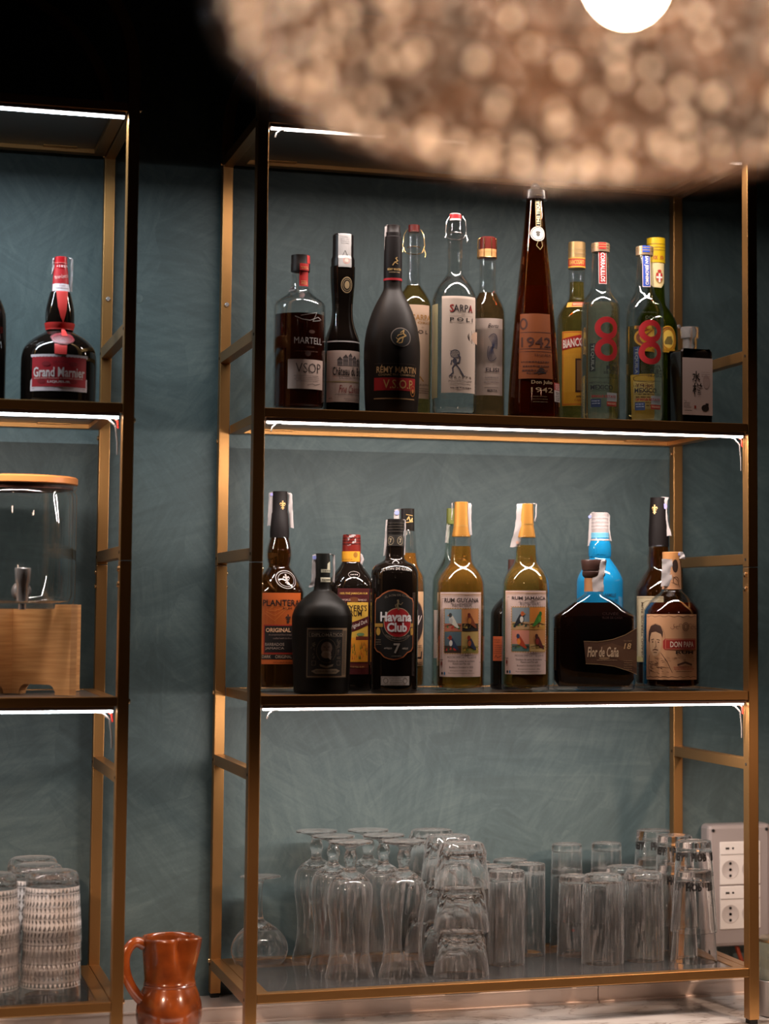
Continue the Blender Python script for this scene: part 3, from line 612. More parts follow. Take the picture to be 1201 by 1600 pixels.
b = bottle('breuil', 'calvados_bottle', 'black long-necked calvados bottle with a white castle label and paper strip over its cap', 4, BLKCAP, BLACKG)
a = Art(b, 600); a.rect(464, 990, 738, 1332, CREAM, 0); a.rect(464, 925, 738, 934, '#b9b0b0', 0); a.rect(464, 1192, 738, 1202, GLD2, 1)
a.text('Château du Breuil', 640, 1128, 56, 245, '#1c1312', 3, bold=.014); a.text("CALVADOS PAYS D'AUGE", 655, 1170, 14, 185, '#3a2c2a'); a.text('Fine Calvados', 648, 1245, 52, 175, '#8c2a30', 3, shear=.35)
a.text('APPELLATION CALVADOS CONTROLEE', 635, 1282, 9, 200, '#5a4a48'); a.small(655, 1310, 4, 120, '#6b5a55', 2, 10); a.text('40%', 503, 1308, 12, 28, '#5a4a48')
for x0, x1, y0 in ((548, 585, 1055), (585, 622, 1040), (622, 650, 1030), (650, 685, 1045), (685, 722, 1058)):
    a.rect(x0, y0, x1 - 3, 1092, '#7a6e6b', 1); a.poly([(x0 - 3, y0), (x1, y0), ((x0+x1)/2, y0 - 24)], '#4c4240', 1)
    for j in range(3): a.rect(x0 + 6 + 10*j, y0 + 12, x0 + 10 + 10*j, y0 + 26, '#3a302f', 2)
a.build()
a = Art(b, 606, 548); a.ell(606, 548, 38, 54, GLD2, 0); a.ell(606, 548, 33, 47, '#18100a', 1); a.ring(606, 548, 27, 39, 3, GLD2, 2); a.ell(606, 548, 16, 26, GLD2, 2); a.build('medallion')
a = Art(b, 590, 320, off=.0009); a.rect(546, 203, 634, 430, '#a09c9a', 0); a.line([(575, 350), (590, 318), (605, 350)], 3, '#4a4646', 2); a.ring(598, 385, 22, 22, 4, '#c98f80', 2); a.ell(598, 385, 12, 12, '#d7b3a6', 2); a.small(590, 225, 4, 60, '#8a8686', 4, 14); a.build('tax_strip')

b = bottle('remy', 'cognac_bottle', 'matte black teardrop cognac bottle with a red lettered band and gold centaur medallion', 4, mat('brown_black_foil', '#150e0c', .5, 0, spec=.25), FROST)
band(b, 190, 510, .0004, mat('dark_capsule', '#0f0908', .5, spec=.25), 'capsule'); band(b, 500, 515, .0008, ink('#a01c24'), 'red_ring')
a = Art(b, 940); a.text('RÉMY MARTIN', 952, 1120, 52, 285, '#c59a68', 3, bold=.012); a.text('COGNAC FINE CHAMPAGNE', 955, 1159, 14, 262, '#b08a5e', 3, bold=.01)
a.rect(790, 1178, 1090, 1262, '#a3171b', 0); a.text('V.S.O.P', 960, 1220, 58, 205, '#c9a05e', 3, bold=.005); a.rect(790, 1312, 1085, 1319, '#b08a5e', 1); a.rect(790, 1085, 1085, 1088, '#3d2a20', 1); a.ring(1066, 1262, 22, 36, 4, '#c07a3a', 4); a.ell(1066, 1262, 9, 14, '#d08a4a', 4); a.build()
a = Art(b, 972, 910, off=.0006); a.ell(972, 910, 66, 64, '#8a7c70', 0, 40); a.ell(972, 910, 61, 59, '#0a0706', 1, 40)
a.line([(945, 945), (960, 920), (985, 908), (1003, 898), (985, 885), (990, 862)], 9, GLD, 2); a.line([(985, 908), (975, 945), (955, 950)], 6, GLD, 2); a.line([(978, 888), (955, 895), (948, 905)], 5, GLD, 2); a.line([(990, 862), (968, 880)], 5, GLD, 2); a.line([(960, 920), (948, 925), (940, 915)], 4, GLD, 2); a.build('medallion')
a = Art(b, 925, 430, off=.0007); a.text('RÉMY MARTIN', 925, 441, 18, 92, GLD, 3, bold=.02); a.text('COGNAC FINE', 925, 462, 7, 70, GLD2); a.line([(912, 415), (925, 395), (945, 385), (930, 370), (940, 362)], 6, GLD, 2); a.line([(925, 395), (945, 405)], 4, GLD, 2); a.build('capsule_print')
strip(b, [(880, 141), (868, 150), (866, 260), (868, 385)], 24, .006)

b = bottle('sarpa_oro', 'grappa_bottle', 'swing-top bottle of golden grappa behind the matte black cognac bottle', 2, mat('dark_red_stopper', '#4a1510', .3), GLASS, liquid('golden_grappa', (.52, .36, .10), .05), 545, capname='stopper')
WIRE = mat('brass_wire', (.75, .5, .22), .25, 1); WIRES = mat('steel_wire', (.8, .76, .73), .2, 1)
def swing(b, cx, y, s, mt):
    L = [[(cx - 40*s, y + 10*s, .006), (cx - 58*s, y + 40*s, .006), (cx - 66*s, y + 110*s, .005), (cx - 52*s, y + 150*s, .006), (cx - 22*s, y + 165*s, .013), (cx + 22*s, y + 165*s, .013), (cx + 52*s, y + 150*s, .006), (cx + 66*s, y + 110*s, .005), (cx + 58*s, y + 40*s, .006), (cx + 40*s, y + 10*s, .006)],
         [(cx + 60*s, y + 120*s, .006), (cx + 72*s, y + 160*s, .008), (cx + 68*s, y + 180*s, .009)], [(cx - 60*s, y + 120*s, .006), (cx - 68*s, y + 150*s, .008)],
         [(cx + 42*s*math.cos(i*PI/10), y + 118*s, -.004 + .019*abs(math.sin(i*PI/10))) for i in range(11)]]
    wires(b, L, .0009, mt)
swing(b, 1052, 160, 1.1, WIRE)
a = Art(b, 1060); a.rect(950, 688, 1176, 1310, '#c4a58c', 0); a.text('SARPA', 1115, 773, 38, 135, '#a8742a', 3); a.text('ORO', 1128, 808, 16, 95, '#a8742a'); a.text('DI', 1118, 838, 8, 14, '#7a6048'); a.text('P O L I', 1115, 868, 24, 130, '#2c211c', 3, bold=.01)
a.line([(1085, 1190), (1100, 1165), (1125, 1195)], 8, '#a8742a', 2); a.text('GRAPPA', 1128, 1220, 14, 90, '#5a463a'); a.small(1130, 1245, 5, 90, '#5a463a', 3, 14); a.build()

b = bottle('sarpa', 'grappa_bottle', 'tall clear swing-top grappa bottle with a beige SARPA DI POLI label and red stopper', 2, mat('white_ceramic_stopper', '#c9bcb6', .25), GLASS, WATER, 640, capname='stopper')
band(b, 256, 282, .0006, ink('#8e1f22', 0, .3), 'red_stopper_band'); swing(b, 278, 260, .95, WIRES)
a = Art(b, 305); a.rect(195, 772, 425, 1355, '#cdb8a8', 0); a.text('SARPA', 318, 846, 44, 146, '#2a2026', 3); a.text('S', 258, 846, 46, 24, '#a5332c', 5, bold=.01); a.text('A', 376, 846, 44, 26, '#a5332c', 5, bold=.005); a.text('DI', 325, 883, 9, 18, '#7a6a60'); a.text('P O L I', 320, 914, 25, 146, '#241c1c', 3, bold=.01)
for yy in (868, 893, 932): a.line([(245, yy), (395, yy)], 1.2, '#9a8678', 2)
def porter(a, x, y, s, col):
    L = lambda pts, t: a.line([(x + p[0]*s, y + p[1]*s) for p in pts], t*s, col, 2)
    a.ring(x, y - 50*s, 28*s, 26*s, 4*s, col, 2); 
    for i in range(-2, 3): L([(i*9 - 12, -72), (i*9 + 12, -28)], 1.8); L([(-24, -50 + i*9), (24, -50 + i*9)], 1.8)
    L([(-5, -22), (0, 8), (24, 0), (30, -30), (18, -45)], 8); L([(0, 8), (-14, 35), (-10, 62), (-28, 80)], 8); L([(2, 8), (26, 40), (50, 78)], 8); L([(-34, 82), (-10, 82)], 4); L([(44, 82), (64, 82)], 4)
    L([(-18, -12), (-24, 12)], 6); a.ell(x - 2*s, y - 8*s, 12*s, 16*s, col, 2)
porter(a, 278, 1172, 1.0, '#4d4b57')
a.text('G R A P P A', 315, 1262, 15, 140, '#5a4a46'); a.text('POLI DISTILLERIE', 315, 1285, 10, 145, '#5a4a46'); a.small(315, 1303, 4, 130, '#6b5a55', 1); a.small(318, 1325, 9, 130, '#6b5a55', 1, seed=4); a.build()
a = Art(b, 160, 1100, turn=-1.32); a.rect(110, 815, 190, 1382, '#b9ab80', 0); a.build('back_label')
a = Art(b, 410, 1015, turn=1.35); a.ell(410, 1015, 45, 52, '#2c1c18', 0); a.ell(410, 1015, 32, 38, '#c9a58c', 1); a.build('side_seal')

b = bottle('elisi', 'grappa_bottle', 'slim grappa bottle with dark red waxed cork, gold wire and a beige ELISI label', 3, mat('dark_red_wax', '#5c211c', .3), GLASS, liquid('pale_rose_grappa', (.62, .32, .13), .03), 738, capname='waxed_cork')
band(b, 472, 522, .0010, BAMBOO, 'wooden_collar')
ww = []
for i in range(4):
    f_ = i * PI / 4 + .3; c_, s_ = math.cos(f_), math.sin(f_)
    ww.append([(468 + 58*c_*e, 398 + (0 if abs(e) < .8 else 12), .016*s_*e) for e in (-1, -.6, 0, .6, 1)]); ww.append([(468 + 59*c_, 405, .0165*s_), (468 + 60*c_, 470, .0168*s_), (468 + 60*c_, 525, .0168*s_)]); ww.append([(468 - 59*c_, 405, -.0165*s_), (468 - 60*c_, 470, -.0168*s_), (468 - 60*c_, 525, -.0168*s_)])
ww.append([(468 + 60*math.cos(i*PI/12), 522, .0168*math.sin(i*PI/12)) for i in range(25)]); wires(b, ww, .0008, WIRE, 'wire_cage')
a = Art(b, 497); a.rect(400, 903, 578, 1368, '#cdb7aa', 0); a.text('Berta', 509, 948, 26, 66, '#3a3034', 3, shear=.4)
for sg in (1, -1):
    arc = []
    for i in range(15):
        q = math.radians(-12 + i * 9.5); rr = 1 - .0016 * (i - 7) ** 2; ex, ey = 505 + sg * 50 * rr * math.cos(q) * (.55 + .03 * i), 1080 - sg * 84 * rr * math.sin(q + .12)
        arc.append((ex, ey)); a.line([(505, 1080), ((505 + ex) / 2 + sg * 5, (1080 + ey) / 2), (ex, ey)], 1.6, '#46465c', 2)
    a.line(arc, 3, '#3a3a52', 2)
a.ell(505, 1080, 7, 9, '#2e2e42', 3)
a.text('ELISI', 506, 1215, 24, 80, '#2c2430', 3, bold=.012); a.text('SIAMO PER I NOSTRI', 503, 1262, 9, 82, '#4a4046'); a.text('GRAPPA INVECCHIATA', 503, 1290, 9, 92, '#4a4046'); a.line([(462, 1276), (545, 1276)], 1.2, '#6b5a55', 2); a.small(503, 1322, 4, 84, '#6b5a55'); a.text('BERTA', 506, 1340, 13, 60, '#2c2430', 3, bold=.02); a.build()

b = bottle('donjulio', 'tequila_bottle', 'tallest bottle, a brown tapering tequila bottle with a hang tag and silver medallion', 3, mat('black_collar', '#120c0a', .25), BROWNG, liquid('dark_anejo', (.32, .10, .022), .10), 702, capname='collar')
MB().sphere((0, 0, .4352), .0088, BARGLASS).build('glass_knob', GLASSG, b['o'])
a = Art(b, 775); OR = '#74390f'; DKO = '#3a1608'; a.poly([(660, 1272), (885, 1272), (868, 878), (670, 878)], OR, 0)
a.rect(672, 990, 880, 994, DKO, 1); a.rect(655, 1090, 880, 1094, DKO, 1); a.rect(655, 1108, 880, 1111, DKO, 1); a.ring(695, 940, 28, 36, 12, DKO, 2); a.text('1942', 775, 1052, 62, 190, DKO, 3, bold=.01); a.text('TEQUILA', 815, 1130, 16, 110, DKO, 3); a.small(770, 1172, 9, 190, DKO, 3, 26, seed=3); a.small(760, 1240, 12, 90, DKO, 1, seed=9); a.text('JALISCO', 720, 1222, 12, 70, DKO)
a.ell(805, 1222, 20, 14, '#140805', 2); a.rect(775, 1232, 835, 1240, '#140805', 2); a.build()
a = Art(b, 812, 1330); a.text('Don Julio', 812, 1296, 28, 128, '#9a8264', 3, bold=.015); a.text('1942', 812, 1340, 30, 132, '#9a8264', 3, bold=.005); a.small(800, 1380, 6, 90, '#5a4a36', 3, 16); a.build()
a = Art(b, 905, 1345, off=.0006); a.rect(884, 1290, 922, 1335, '#8e2f2c', 0); a.rect(884, 1335, 922, 1405, '#a79c96', 0); a.small(903, 1300, 4, 30, '#d8c8c0', 4, 9); a.small(903, 1350, 6, 28, '#3a3230', 5, 11, seed=5); a.build('import_sticker')
a = Art(b, 778, 250, off=.0016); a.rect(764, 150, 794, 340, '#0f0b09', 0); a.frame(764, 150, 794, 340, 3, '#8f7a50', 1); a.text('1942 TEQUILA', 779, 240, 20, 170, '#c9b48c', 3, rot=-PI/2, bold=.02); a.ell(775, 387, 42, 45, '#c9c2b4', 2); a.ring(775, 387, 38, 41, 5, '#55504a', 3); a.ell(775, 387, 26, 28, '#ddd6c8', 3); a.ell(775, 378, 14, 8, '#4a4640', 4); a.ell(775, 392, 10, 12, '#4a4640', 4); a.line([(775, 430), (765, 460), (785, 484)], 3, '#8f7a50', 2); a.line([(795, 430), (800, 460), (785, 484)], 3, '#8f7a50', 2); a.build('hang_tag')

OLIVEL = liquid('olive_liqueur', (.60, .44, .10), .05)
b = bottle('biancosarti', 'liqueur_bottle', 'yellow-labelled aperitif bottle with a gold screw cap behind the first tequila bottle', 2, mat('gold_screw_cap', (.52, .33, .14), .35, .7), GLASS, OLIVEL, 345)
a = Art(b, 152, 235, off=.0005); a.rect(90, 205, 214, 262, '#a8321e', 0); a.rect(90, 205, 214, 210, '#d9a53a', 1); a.rect(90, 255, 214, 262, '#d9a53a', 1); a.text('BIANCOSARTI', 152, 232, 26, 92, '#e0b25a', 3, bold=.01); a.build('neck_label')
band(b, 150, 156, .0006, mat('dull_gold', (.5, .33, .16), .4, .7), 'cap_groove'); band(b, 176, 182, .0006, MC['dull_gold'], 'cap_groove')
a = Art(b, 150, 485, off=.0006); a.poly([(95, 470), (220, 468), (226, 500), (89, 502)], '#d9a64a', 0); a.poly([(128, 470), (220, 468), (222, 494), (124, 496)], '#a8321e', 1); a.text('BIANCOSARTI', 176, 482, 15, 88, '#e8d8b0', 3); a.build('shoulder_label')
a = Art(b, 140); a.rect(62, 645, 250, 1078, '#cf9526', 0); a.frame(66, 650, 246, 1072, 4, '#b0441e', 1)
for i in range(17): a.rect(76 + i*10, 775, 79 + i*10, 1000, '#dca93c', 1)
a.poly([(60, 690), (255, 650), (255, 720), (62, 755)], '#a3231a', 2); a.text('BIANCO', 130, 713, 50, 126, '#e6ddd2', 4, bold=.03, shear=.15, rot=-.12); a.rect(146, 805, 215, 1000, '#3a2018', 2); a.rect(154, 815, 207, 990, '#7a5a3a', 3)
a.text('APERITIVO', 188, 1025, 12, 76, '#2a160e', 3, bold=.02); a.text('Liquore', 180, 1046, 15, 80, '#a3231a', 3, shear=.3); a.build()

TEQ = liquid('pale_tequila', (.975, .94, .68), .03)
def tequila(key, lab, cx, dy, lvl, col, word):
    b = bottle(key, 'tequila_bottle', lab, 2, mat('champagne_cap', (.55, .38, .24), .35, .8), GLASS, TEQ, lvl)
    for y_ in (125, 140): band(b, y_ + dy, y_ + 5 + dy, .0005, mat('dull_gold', (.5, .33, .16), .4, .7), 'cap_groove')
    x8 = cx + 40; y8 = 687 + dy
    a = Art(b, x8, y8, off=.0004)
    for yy, ry in ((y8 - 62, 66), (y8 + 64, 68)): a.ring(x8, yy, 69, ry, 33, '#96141a', 1, 40)
    a.build('red_eight')
    a = Art(b, cx - 45, 800 + dy, off=.0003); a.rect(cx - 62, 715 + dy, cx - 28, 878 + dy, '#1a211f' if col == RED else '#1c2c4e', 0); a.text('TEQUILA', cx - 45, 797 + dy, 20, 150, '#7a8078', 3, rot=PI/2); a.build('side_label')
    a = Art(b, cx + 50, 900 + dy, off=.0003); K = '#15171c'
    a.text('GUSANO', cx + 40, 515 + dy, 10, 90, '#3a3a30'); a.text('OCHO', cx + 45, 545 + dy, 20, 70, '#3a3a30')
    a.text('100%', cx + 75, 830 + dy, 20, 55, K, bold=.01); a.text('PURO', cx + 75, 860 + dy, 32, 78, K, bold=.02); a.text('DE AGAVE', cx + 68, 885 + dy, 14, 90, K, bold=.02); a.build('print')
    a = Art(b, cx + 15, 980 + dy, off=.0003)
    a.line([(cx - 60, 915 + dy), (cx + 105, 915 + dy)], 2, K, 2, True); a.text('HECHO EN', cx - 8, 943 + dy, 12, 110, K); a.text('MEXICO', cx + 10, 970 + dy, 28, 132, K, bold=.02); a.line([(cx - 60, 990 + dy), (cx + 105, 990 + dy)], 2, K, 2, True)
    a.rect(cx + 40, 1000 + dy, cx + 112, 1050 + dy, '#8b8f90', 0); a.text('SINGLE ESTATE', cx + 25, 1022 + dy, 14, 150, '#8e1a1e', 4, bold=.02); a.rect(cx - 55, 1038 + dy, cx + 5, 1085 + dy, '#20304f', 0); a.small(cx - 25, 1050 + dy, 6, 50, '#9098a8', 2, 14); a.rect(cx + 38, 1052 + dy, cx + 108, 1078 + dy, '#8e2a22', 1); a.text('TEQUILERO', cx + 72, 1065 + dy, 12, 60, '#d9c0a0', 4); a.build('foot_label')
    a = Art(b, cx + 12, 250 + dy, off=.0007); a.rect(cx - 10, 165 + dy, cx + 36, 360 + dy, col, 0); a.frame(cx - 10, 165 + dy, cx + 36, 360 + dy, 3, '#d0b8b0' , 1); a.text(word, cx + 13, 262 + dy, 24, 172, '#e6dcd8', 3, rot=PI/2, bold=.02); a.build('neck_strap')
    a = Art(b, cx + 12, 140 + dy, off=.0004); a.rect(cx - 10, 117 + dy, cx + 34, 155 + dy, col, 0); a.build('cap_seal')
    return b
tequila('corral', 'clear tequila bottle with a large red 8 and a red neck strap', 291, 0, 470, RED, 'CORRALILLOS')
tequila('jeronimo', 'clear tequila bottle with a large red 8 and a blue neck strap', 548, 18, 610, '#2244a0', 'SAN JERONIMO')

b = bottle('yellowcap', 'herbal_liqueur_bottle', 'green glass liqueur bottle with a tall yellow cap beside the rear gold post', 2, mat('yellow_metal_cap', '#c9a416', .32, .2), OLIVEG, liquid('yellow_green_liqueur', (.56, .56, .12), .06), 380)
for y_ in (122, 142, 158): band(b, y_, y_ + 5, .0006, mat('dark_yellow', '#8f6f10', .4), 'cap_groove')
a = Art(b, 620, 200, off=.0005); a.text('XX', 612, 206, 22, 30, '#a03018', 3, bold=.03); a.text('RTA', 655, 206, 22, 24, '#a03018', 3, bold=.03); a.build('cap_print')
a = Art(b, 622, 300); a.poly([(568, 232), (676, 232), (676, 350), (650, 382), (600, 378), (568, 345)], '#c9b585', 0); a.ell(638, 322, 24, 36, '#8f6a2c', 1); a.poly([(618, 296), (658, 296), (656, 330), (638, 352), (620, 330)], '#a3201c', 2); a.rect(633, 298, 643, 350, '#ddd5cc', 3); a.rect(619, 316, 657, 326, '#ddd5cc', 3); a.ell(638, 284, 12, 8, '#a3201c', 2); a.build('neck_label')
for x0 in (495, 690):
    a = Art(b, x0, 690); a.ell(x0, 690, 52, 78, '#c08f20', 0, 40); a.ring(x0, 690, 48, 72, 5, '#7a2c18', 1); a.ring(x0, 690, 38, 58, 3, '#7a2c18', 1); a.ell(x0, 690, 33, 52, '#d0aa48', 1); a.poly([(x0-24, 708), (x0-8, 676), (x0+16, 672), (x0+26, 700), (x0+20, 722), (x0-20, 722)], '#6a5a2c', 2); a.text('ANTICA ERBORISTERIA', x0, 628, 9, 52, '#3a1a10', 3, arc=8); a.rect(x0 - 40, 745, x0 + 42, 768, '#b8861c', 2); a.text('LIQUORE', x0, 756, 12, 52, '#4a1c10', 4); a.build('round_label')
a = Art(b, 540, 1020); a.poly([(480, 890), (600, 905), (590, 1120), (484, 1120)], '#c9a640', 0); a.ring(540, 925, 42, 22, 4, '#6a4a18', 1); a.rect(496, 940, 580, 1100, '#ddc88a', 1); a.text('GENEPY', 540, 965, 24, 60, '#7a2c18', 3); a.small(540, 1000, 6, 66, '#6a4a18', 6, 16, seed=2); a.build('lower_label')

# square japanese bottle
X, Y = BOT['mizunara'][0], BOT['mizunara'][1]
f = FACE(X, Y); ang = f + PI / 2 + .45
o = thing('plum_liqueur_bottle', 'squat square black bottle with a cream calligraphy label, rightmost on the upper shelf', 'bottle', (X, Y, Z1 + .0002))
k = BOT['mizunara'][3] / 1000; hw = .0328; hd = .0328
dr = (math.cos(ang), math.sin(ang)); nn = (dr[1], -dr[0]); q = MB(); vs = []; rings = []
def sq(z, a_, c_, e=.004): return [(sx*(a_ - (e if i in (0,3) else 0)), sy*(c_ - (0 if i in (0,3) else e)), z) for sx, sy, order in ((1,1,(0,1)),(-1,1,(1,0)),(-1,-1,(0,1)),(1,-1,(1,0))) for i in ((3,1) if order == (0,1) else (1,3))]
secs = [(0, hw-.003, hd-.003), (.003, hw, hd), (.138, hw, hd), (.143, hw-.003, hd-.003)]
for z, a_, c_ in secs:
    for x, y, z_ in sq(z, a_, c_): vs.append((dr[0]*x + nn[0]*y, dr[1]*x + nn[1]*y, z_))
fs = [(j*8+i, j*8+(i+1)%8, (j+1)*8+(i+1)%8, (j+1)*8+i) for j in range(3) for i in range(8)] + [tuple(range(8)), tuple(range(31, 23, -1))]
q.raw(vs, fs).build('body', BLACKG, o, bevel=.001)
MB().lathe([(.143, .013), (.150, .0135), (.166, .0135), (.1662, .0165), (.180, .0175), (.187, .017)], 24, rf=lambda a_, z, r: r * (1 + .05*math.sin(7*a_ + z*400))).build('plastic_wrapped_stopper', mat('crumpled_clear_wrap', (.85, .76, .72), .12, 0, .85, 1.3, bump=1.0, bscale=150), o, angle=60)
b = dict(o=o, k=BOT['mizunara'][3], cx=815, yb=BOT['mizunara'][5], prof=[(.18, .03), (0, .03)], face=f, ymid=900)
a = Art(b, 868, flat=((nn[0]*hd, nn[1]*hd), dr, nn)); a.rect(772, 798, 966, 1130, '#bda49a', 0)
a.text('水', 860, 905, 62, 50, '#16100e', 3, bold=.02); a.text('楢', 868, 978, 66, 62, '#16100e', 3, bold=.02)
a.small(922, 880, 3, 60, '#8a7068', 3, 12, seed=8); a.ell(925, 935, 22, 40, '#ab9087', 1); a.text('THE\nJAPANESE\nLIQUEUR\nMIZUNARA', 805, 1068, 44, 48, '#3a2c28'); a.rect(848, 1075, 860, 1092, '#8e2a1c', 1); a.small(810, 1106, 5, 50, '#3a2c28'); a.ell(918, 1088, 24, 20, '#1c1412', 1); a.rect(920, 1060, 940, 1075, '#1c1412', 1); a.build()

# ---- shelf 2
def fleur(a, x, y, s, col, L=3):
    a.line([(x, y - 22*s), (x, y + 24*s)], 7*s, col, L); a.line([(x - 14*s, y - 4*s), (x - 10*s, y - 12*s), (x, y), (x + 10*s, y - 12*s), (x + 14*s, y - 4*s)], 5*s, col, L); a.rect(x - 12*s, y + 2*s, x + 12*s, y + 6*s, col, L); a.line([(x - 8*s, y + 18*s), (x, y + 10*s), (x + 8*s, y + 18*s)], 4*s, col, L); return a
WAX = mat('brown_black_wax', '#110b0a', .6, spec=.2, bump=.3, bscale=300)
b = bottle('plantation', 'rum_bottle', 'tall dark rum bottle with an orange label, half hidden behind the left front post', 4, WAX, GLASS, liquid('brown_rum', (.17, .05, .008), .06), 362)
a = Art(b, 238, 140, off=.0006); fleur(a, 238, 158, 1.1, GLD); a.build('cap_emblem')
a = Art(b, 268, 625, off=.0005); a.ring(268, 625, 64, 58, 5, '#8a817c', 1); a.ring(268, 625, 50, 45, 3, '#8a817c', 1); fleur(a, 268, 622, 1.3, '#8a817c'); a.build('embossed_seal')
a = Art(b, 232); a.rect(80, 708, 382, 1148, '#b4541e', 0)
for i in range(5): a.line([(130 + i*12, 830 - i*8), (200, 880 - 30*i), (280, 800 - i*6)], 2, '#c8732f', 1)
a.text('PLANTERAY', 258, 770, 38, 275, '#1c1310', 3, bold=.01); a.text('RUM', 278, 805, 14, 58, '#2a1a12'); fleur(a, 282, 868, 1.1, '#2a1a12')
a.rect(128, 905, 380, 1085, '#8e2418', 1); a.rect(136, 912, 380, 1076, '#17100e', 2); a.text('ORIGINAL', 222, 938, 26, 156, '#d0a27c', 4, bold=.02); a.text('An exceptional blend of rums', 236, 968, 12, 150, '#8a7468', 4, shear=.4); a.text('crafted with tradition', 250, 988, 11, 120, '#8a7468', 4, shear=.4); a.text('BARBADOS', 200, 1026, 18, 118, '#a08a7c', 4); a.text('JAMAICA', 200, 1052, 18, 118, '#a08a7c', 4); a.rect(110, 1088, 380, 1118, '#17100e', 2); a.text('DARK    ORIGINAL', 215, 1102, 20, 190, '#b99a80', 4); a.text('DOUBLE AGED', 255, 1136, 10, 120, '#5a2410', 4); a.build()
strip(b, [(190, 74), (168, 82), (166, 200), (160, 288)], 34, .003, (170, 92, 11, '#8e86c0')); strip(b, [(270, 78), (285, 90), (288, 180), (297, 300)], 26, .003, name='tax_strip_end')

b = bottle('diplomatico', 'rum_bottle', 'squat frosted dark rum bottle with a portrait stamp label, left front of middle shelf', 2, mat('dark_green_cap', '#0b0b07', .5, spec=.25), FROSTG)
a = Art(b, 528); a.rect(398, 926, 668, 1232, '#7a6248', 0)
for i in range(28):
    a.ell(398, 932 + i*10.8, 4, 4, '#100d0a', 1, 8); a.ell(401 + i*9.6, 1232, 4, 4, '#100d0a', 1, 8)
a.rect(405, 935, 628, 1222, '#0e0c0a', 2); a.rect(632, 940, 662, 1218, '#5a4a38', 2); a.small(647, 950, 5, 24, '#2c241c', 24, 11, seed=11); a.frame(414, 950, 630, 980, 2, '#7a6a5a', 3)
a.text('DIPLOMÁTICO', 528, 965, 24, 196, '#9a8876', 4, bold=.005); a.ring(522, 1065, 62, 76, 3, '#5a4a38', 3, 40)
a.ell(522, 1068, 50, 66, '#1c1612', 2); a.ell(522, 1050, 34, 40, '#80685a', 3); a.ell(520, 1088, 30, 24, '#9a8270', 4); a.line([(505, 1042), (515, 1044)], 4, '#2c201a', 5); a.line([(528, 1044), (540, 1042)], 4, '#2c201a', 5); a.poly([(522, 1048), (528, 1066), (518, 1066)], '#5f4c40', 5); a.line([(500, 1076), (520, 1071), (544, 1078)], 8, '#a8927e', 5); a.poly([(480, 1130), (500, 1102), (548, 1102), (566, 1130)], '#120e0c', 4); a.poly([(530, 1108), (552, 1098), (548, 1122)], '#94806e', 5)
rd = random.Random(5)
for i in range(40):
    sx = rd.choice((-1, 1)); x_ = 522 + sx * (68 + rd.random()*22); y_ = 995 + rd.random()*120; a.ring(x_, y_, 5 + 3*rd.random(), 5 + 3*rd.random(), 2, '#6a5a4a', 3, 8, rd.random()*3, 3 + rd.random()*3)
a.frame(432, 1128, 458, 1156, 2, '#6a5a4a', 3); a.frame(588, 1128, 614, 1156, 2, '#6a5a4a', 3); a.poly([(480, 1148), (522, 1160), (566, 1148), (560, 1162), (522, 1174), (486, 1162)], '#7a6854', 4); a.poly([(430, 1192), (460, 1178), (585, 1178), (612, 1190), (585, 1208), (460, 1208)], '#7a6854', 4); a.text('RESERVA EXCLUSIVA', 522, 1193, 11, 130, '#241c16', 6, bold=.02); a.build()
a = Art(b, 525, 560, off=.0006); a.rect(493, 560, 556, 580, '#9a9682', 0); a.poly([(520, 562), (522, 525), (540, 508), (556, 525), (558, 562)], '#b0ab94', 0); a.small(525, 570, 6, 50, '#2c2a20'); a.rect(490, 612, 556, 640, '#a8a28c', 0); a.text('RESERVA', 523, 626, 12, 54, '#2c2a20', 3, bold=.02); a.build('neck_label')
strip(b, [(500, 462), (448, 468), (444, 560), (442, 640), (425, 672)], 40, .004, (440, 486, 14, '#8088c0')); strip(b, [(520, 461), (560, 470), (563, 560), (560, 640)], 14, .004, name='tax_strip_end')

b = bottle('myers', 'rum_bottle', 'dark rum bottle with a dark red cap and a yellow and maroon label', 2, mat('dark_red_cap', '#6a1a12', .35), BLACKG)
for y_ in (362, 380, 398): band(b, y_, y_ + 5, .0006, mat('darker_red', '#3d0f0a', .4), 'cap_groove')
a = Art(b, 640, 480, off=.0007); a.rect(560, 448, 720, 512, '#c98a1e', 0); a.ell(592, 470, 12, 18, '#8a5a14', 1); a.ell(690, 470, 12, 18, '#8a5a14', 1); a.text('JAMAICA', 640, 500, 9, 70, '#6a4a14'); a.build('neck_label')
a = Art(b, 665); a.rect(585, 680, 800, 1212, '#4a1414', 0); a.text('100% FINE JAMAICAN RUM', 692, 713, 17, 180, '#c99a4c', 3, bold=.02); a.text('WORLD           FAMOUS', 695, 752, 13, 160, '#b99a90', 3, bold=.02); a.ell(690, 750, 32, 16, '#6a3a1c', 2); a.rect(650, 766, 790, 1135, '#d0a440', 1)
a.text("MYERS'S", 705, 802, 38, 146, '#241410', 4, bold=.01); a.text('RUM', 704, 836, 34, 74, '#241410', 4, bold=.01); a.poly([(640, 905), (795, 850), (795, 905), (640, 965)], '#4a1414', 3); a.text('Original Dark', 722, 905, 32, 130, '#d8c8bc', 5, shear=.4, rot=-.35, bold=.01)
a.rect(650, 985, 790, 1135, '#d98b24', 2)
rd = random.Random(3)
for i in range(34):
    x_ = 655 + rd.random()*125; y_ = 1035 + rd.random()*90; a.poly([(x_, y_), (x_ + 6, y_ - 4), (x_ + 14*(rd.random()-.5), y_ - 24 - 20*rd.random())], rd.choice(('#4f6b24', '#33521c', '#b0481c', '#c8671e')), 4)
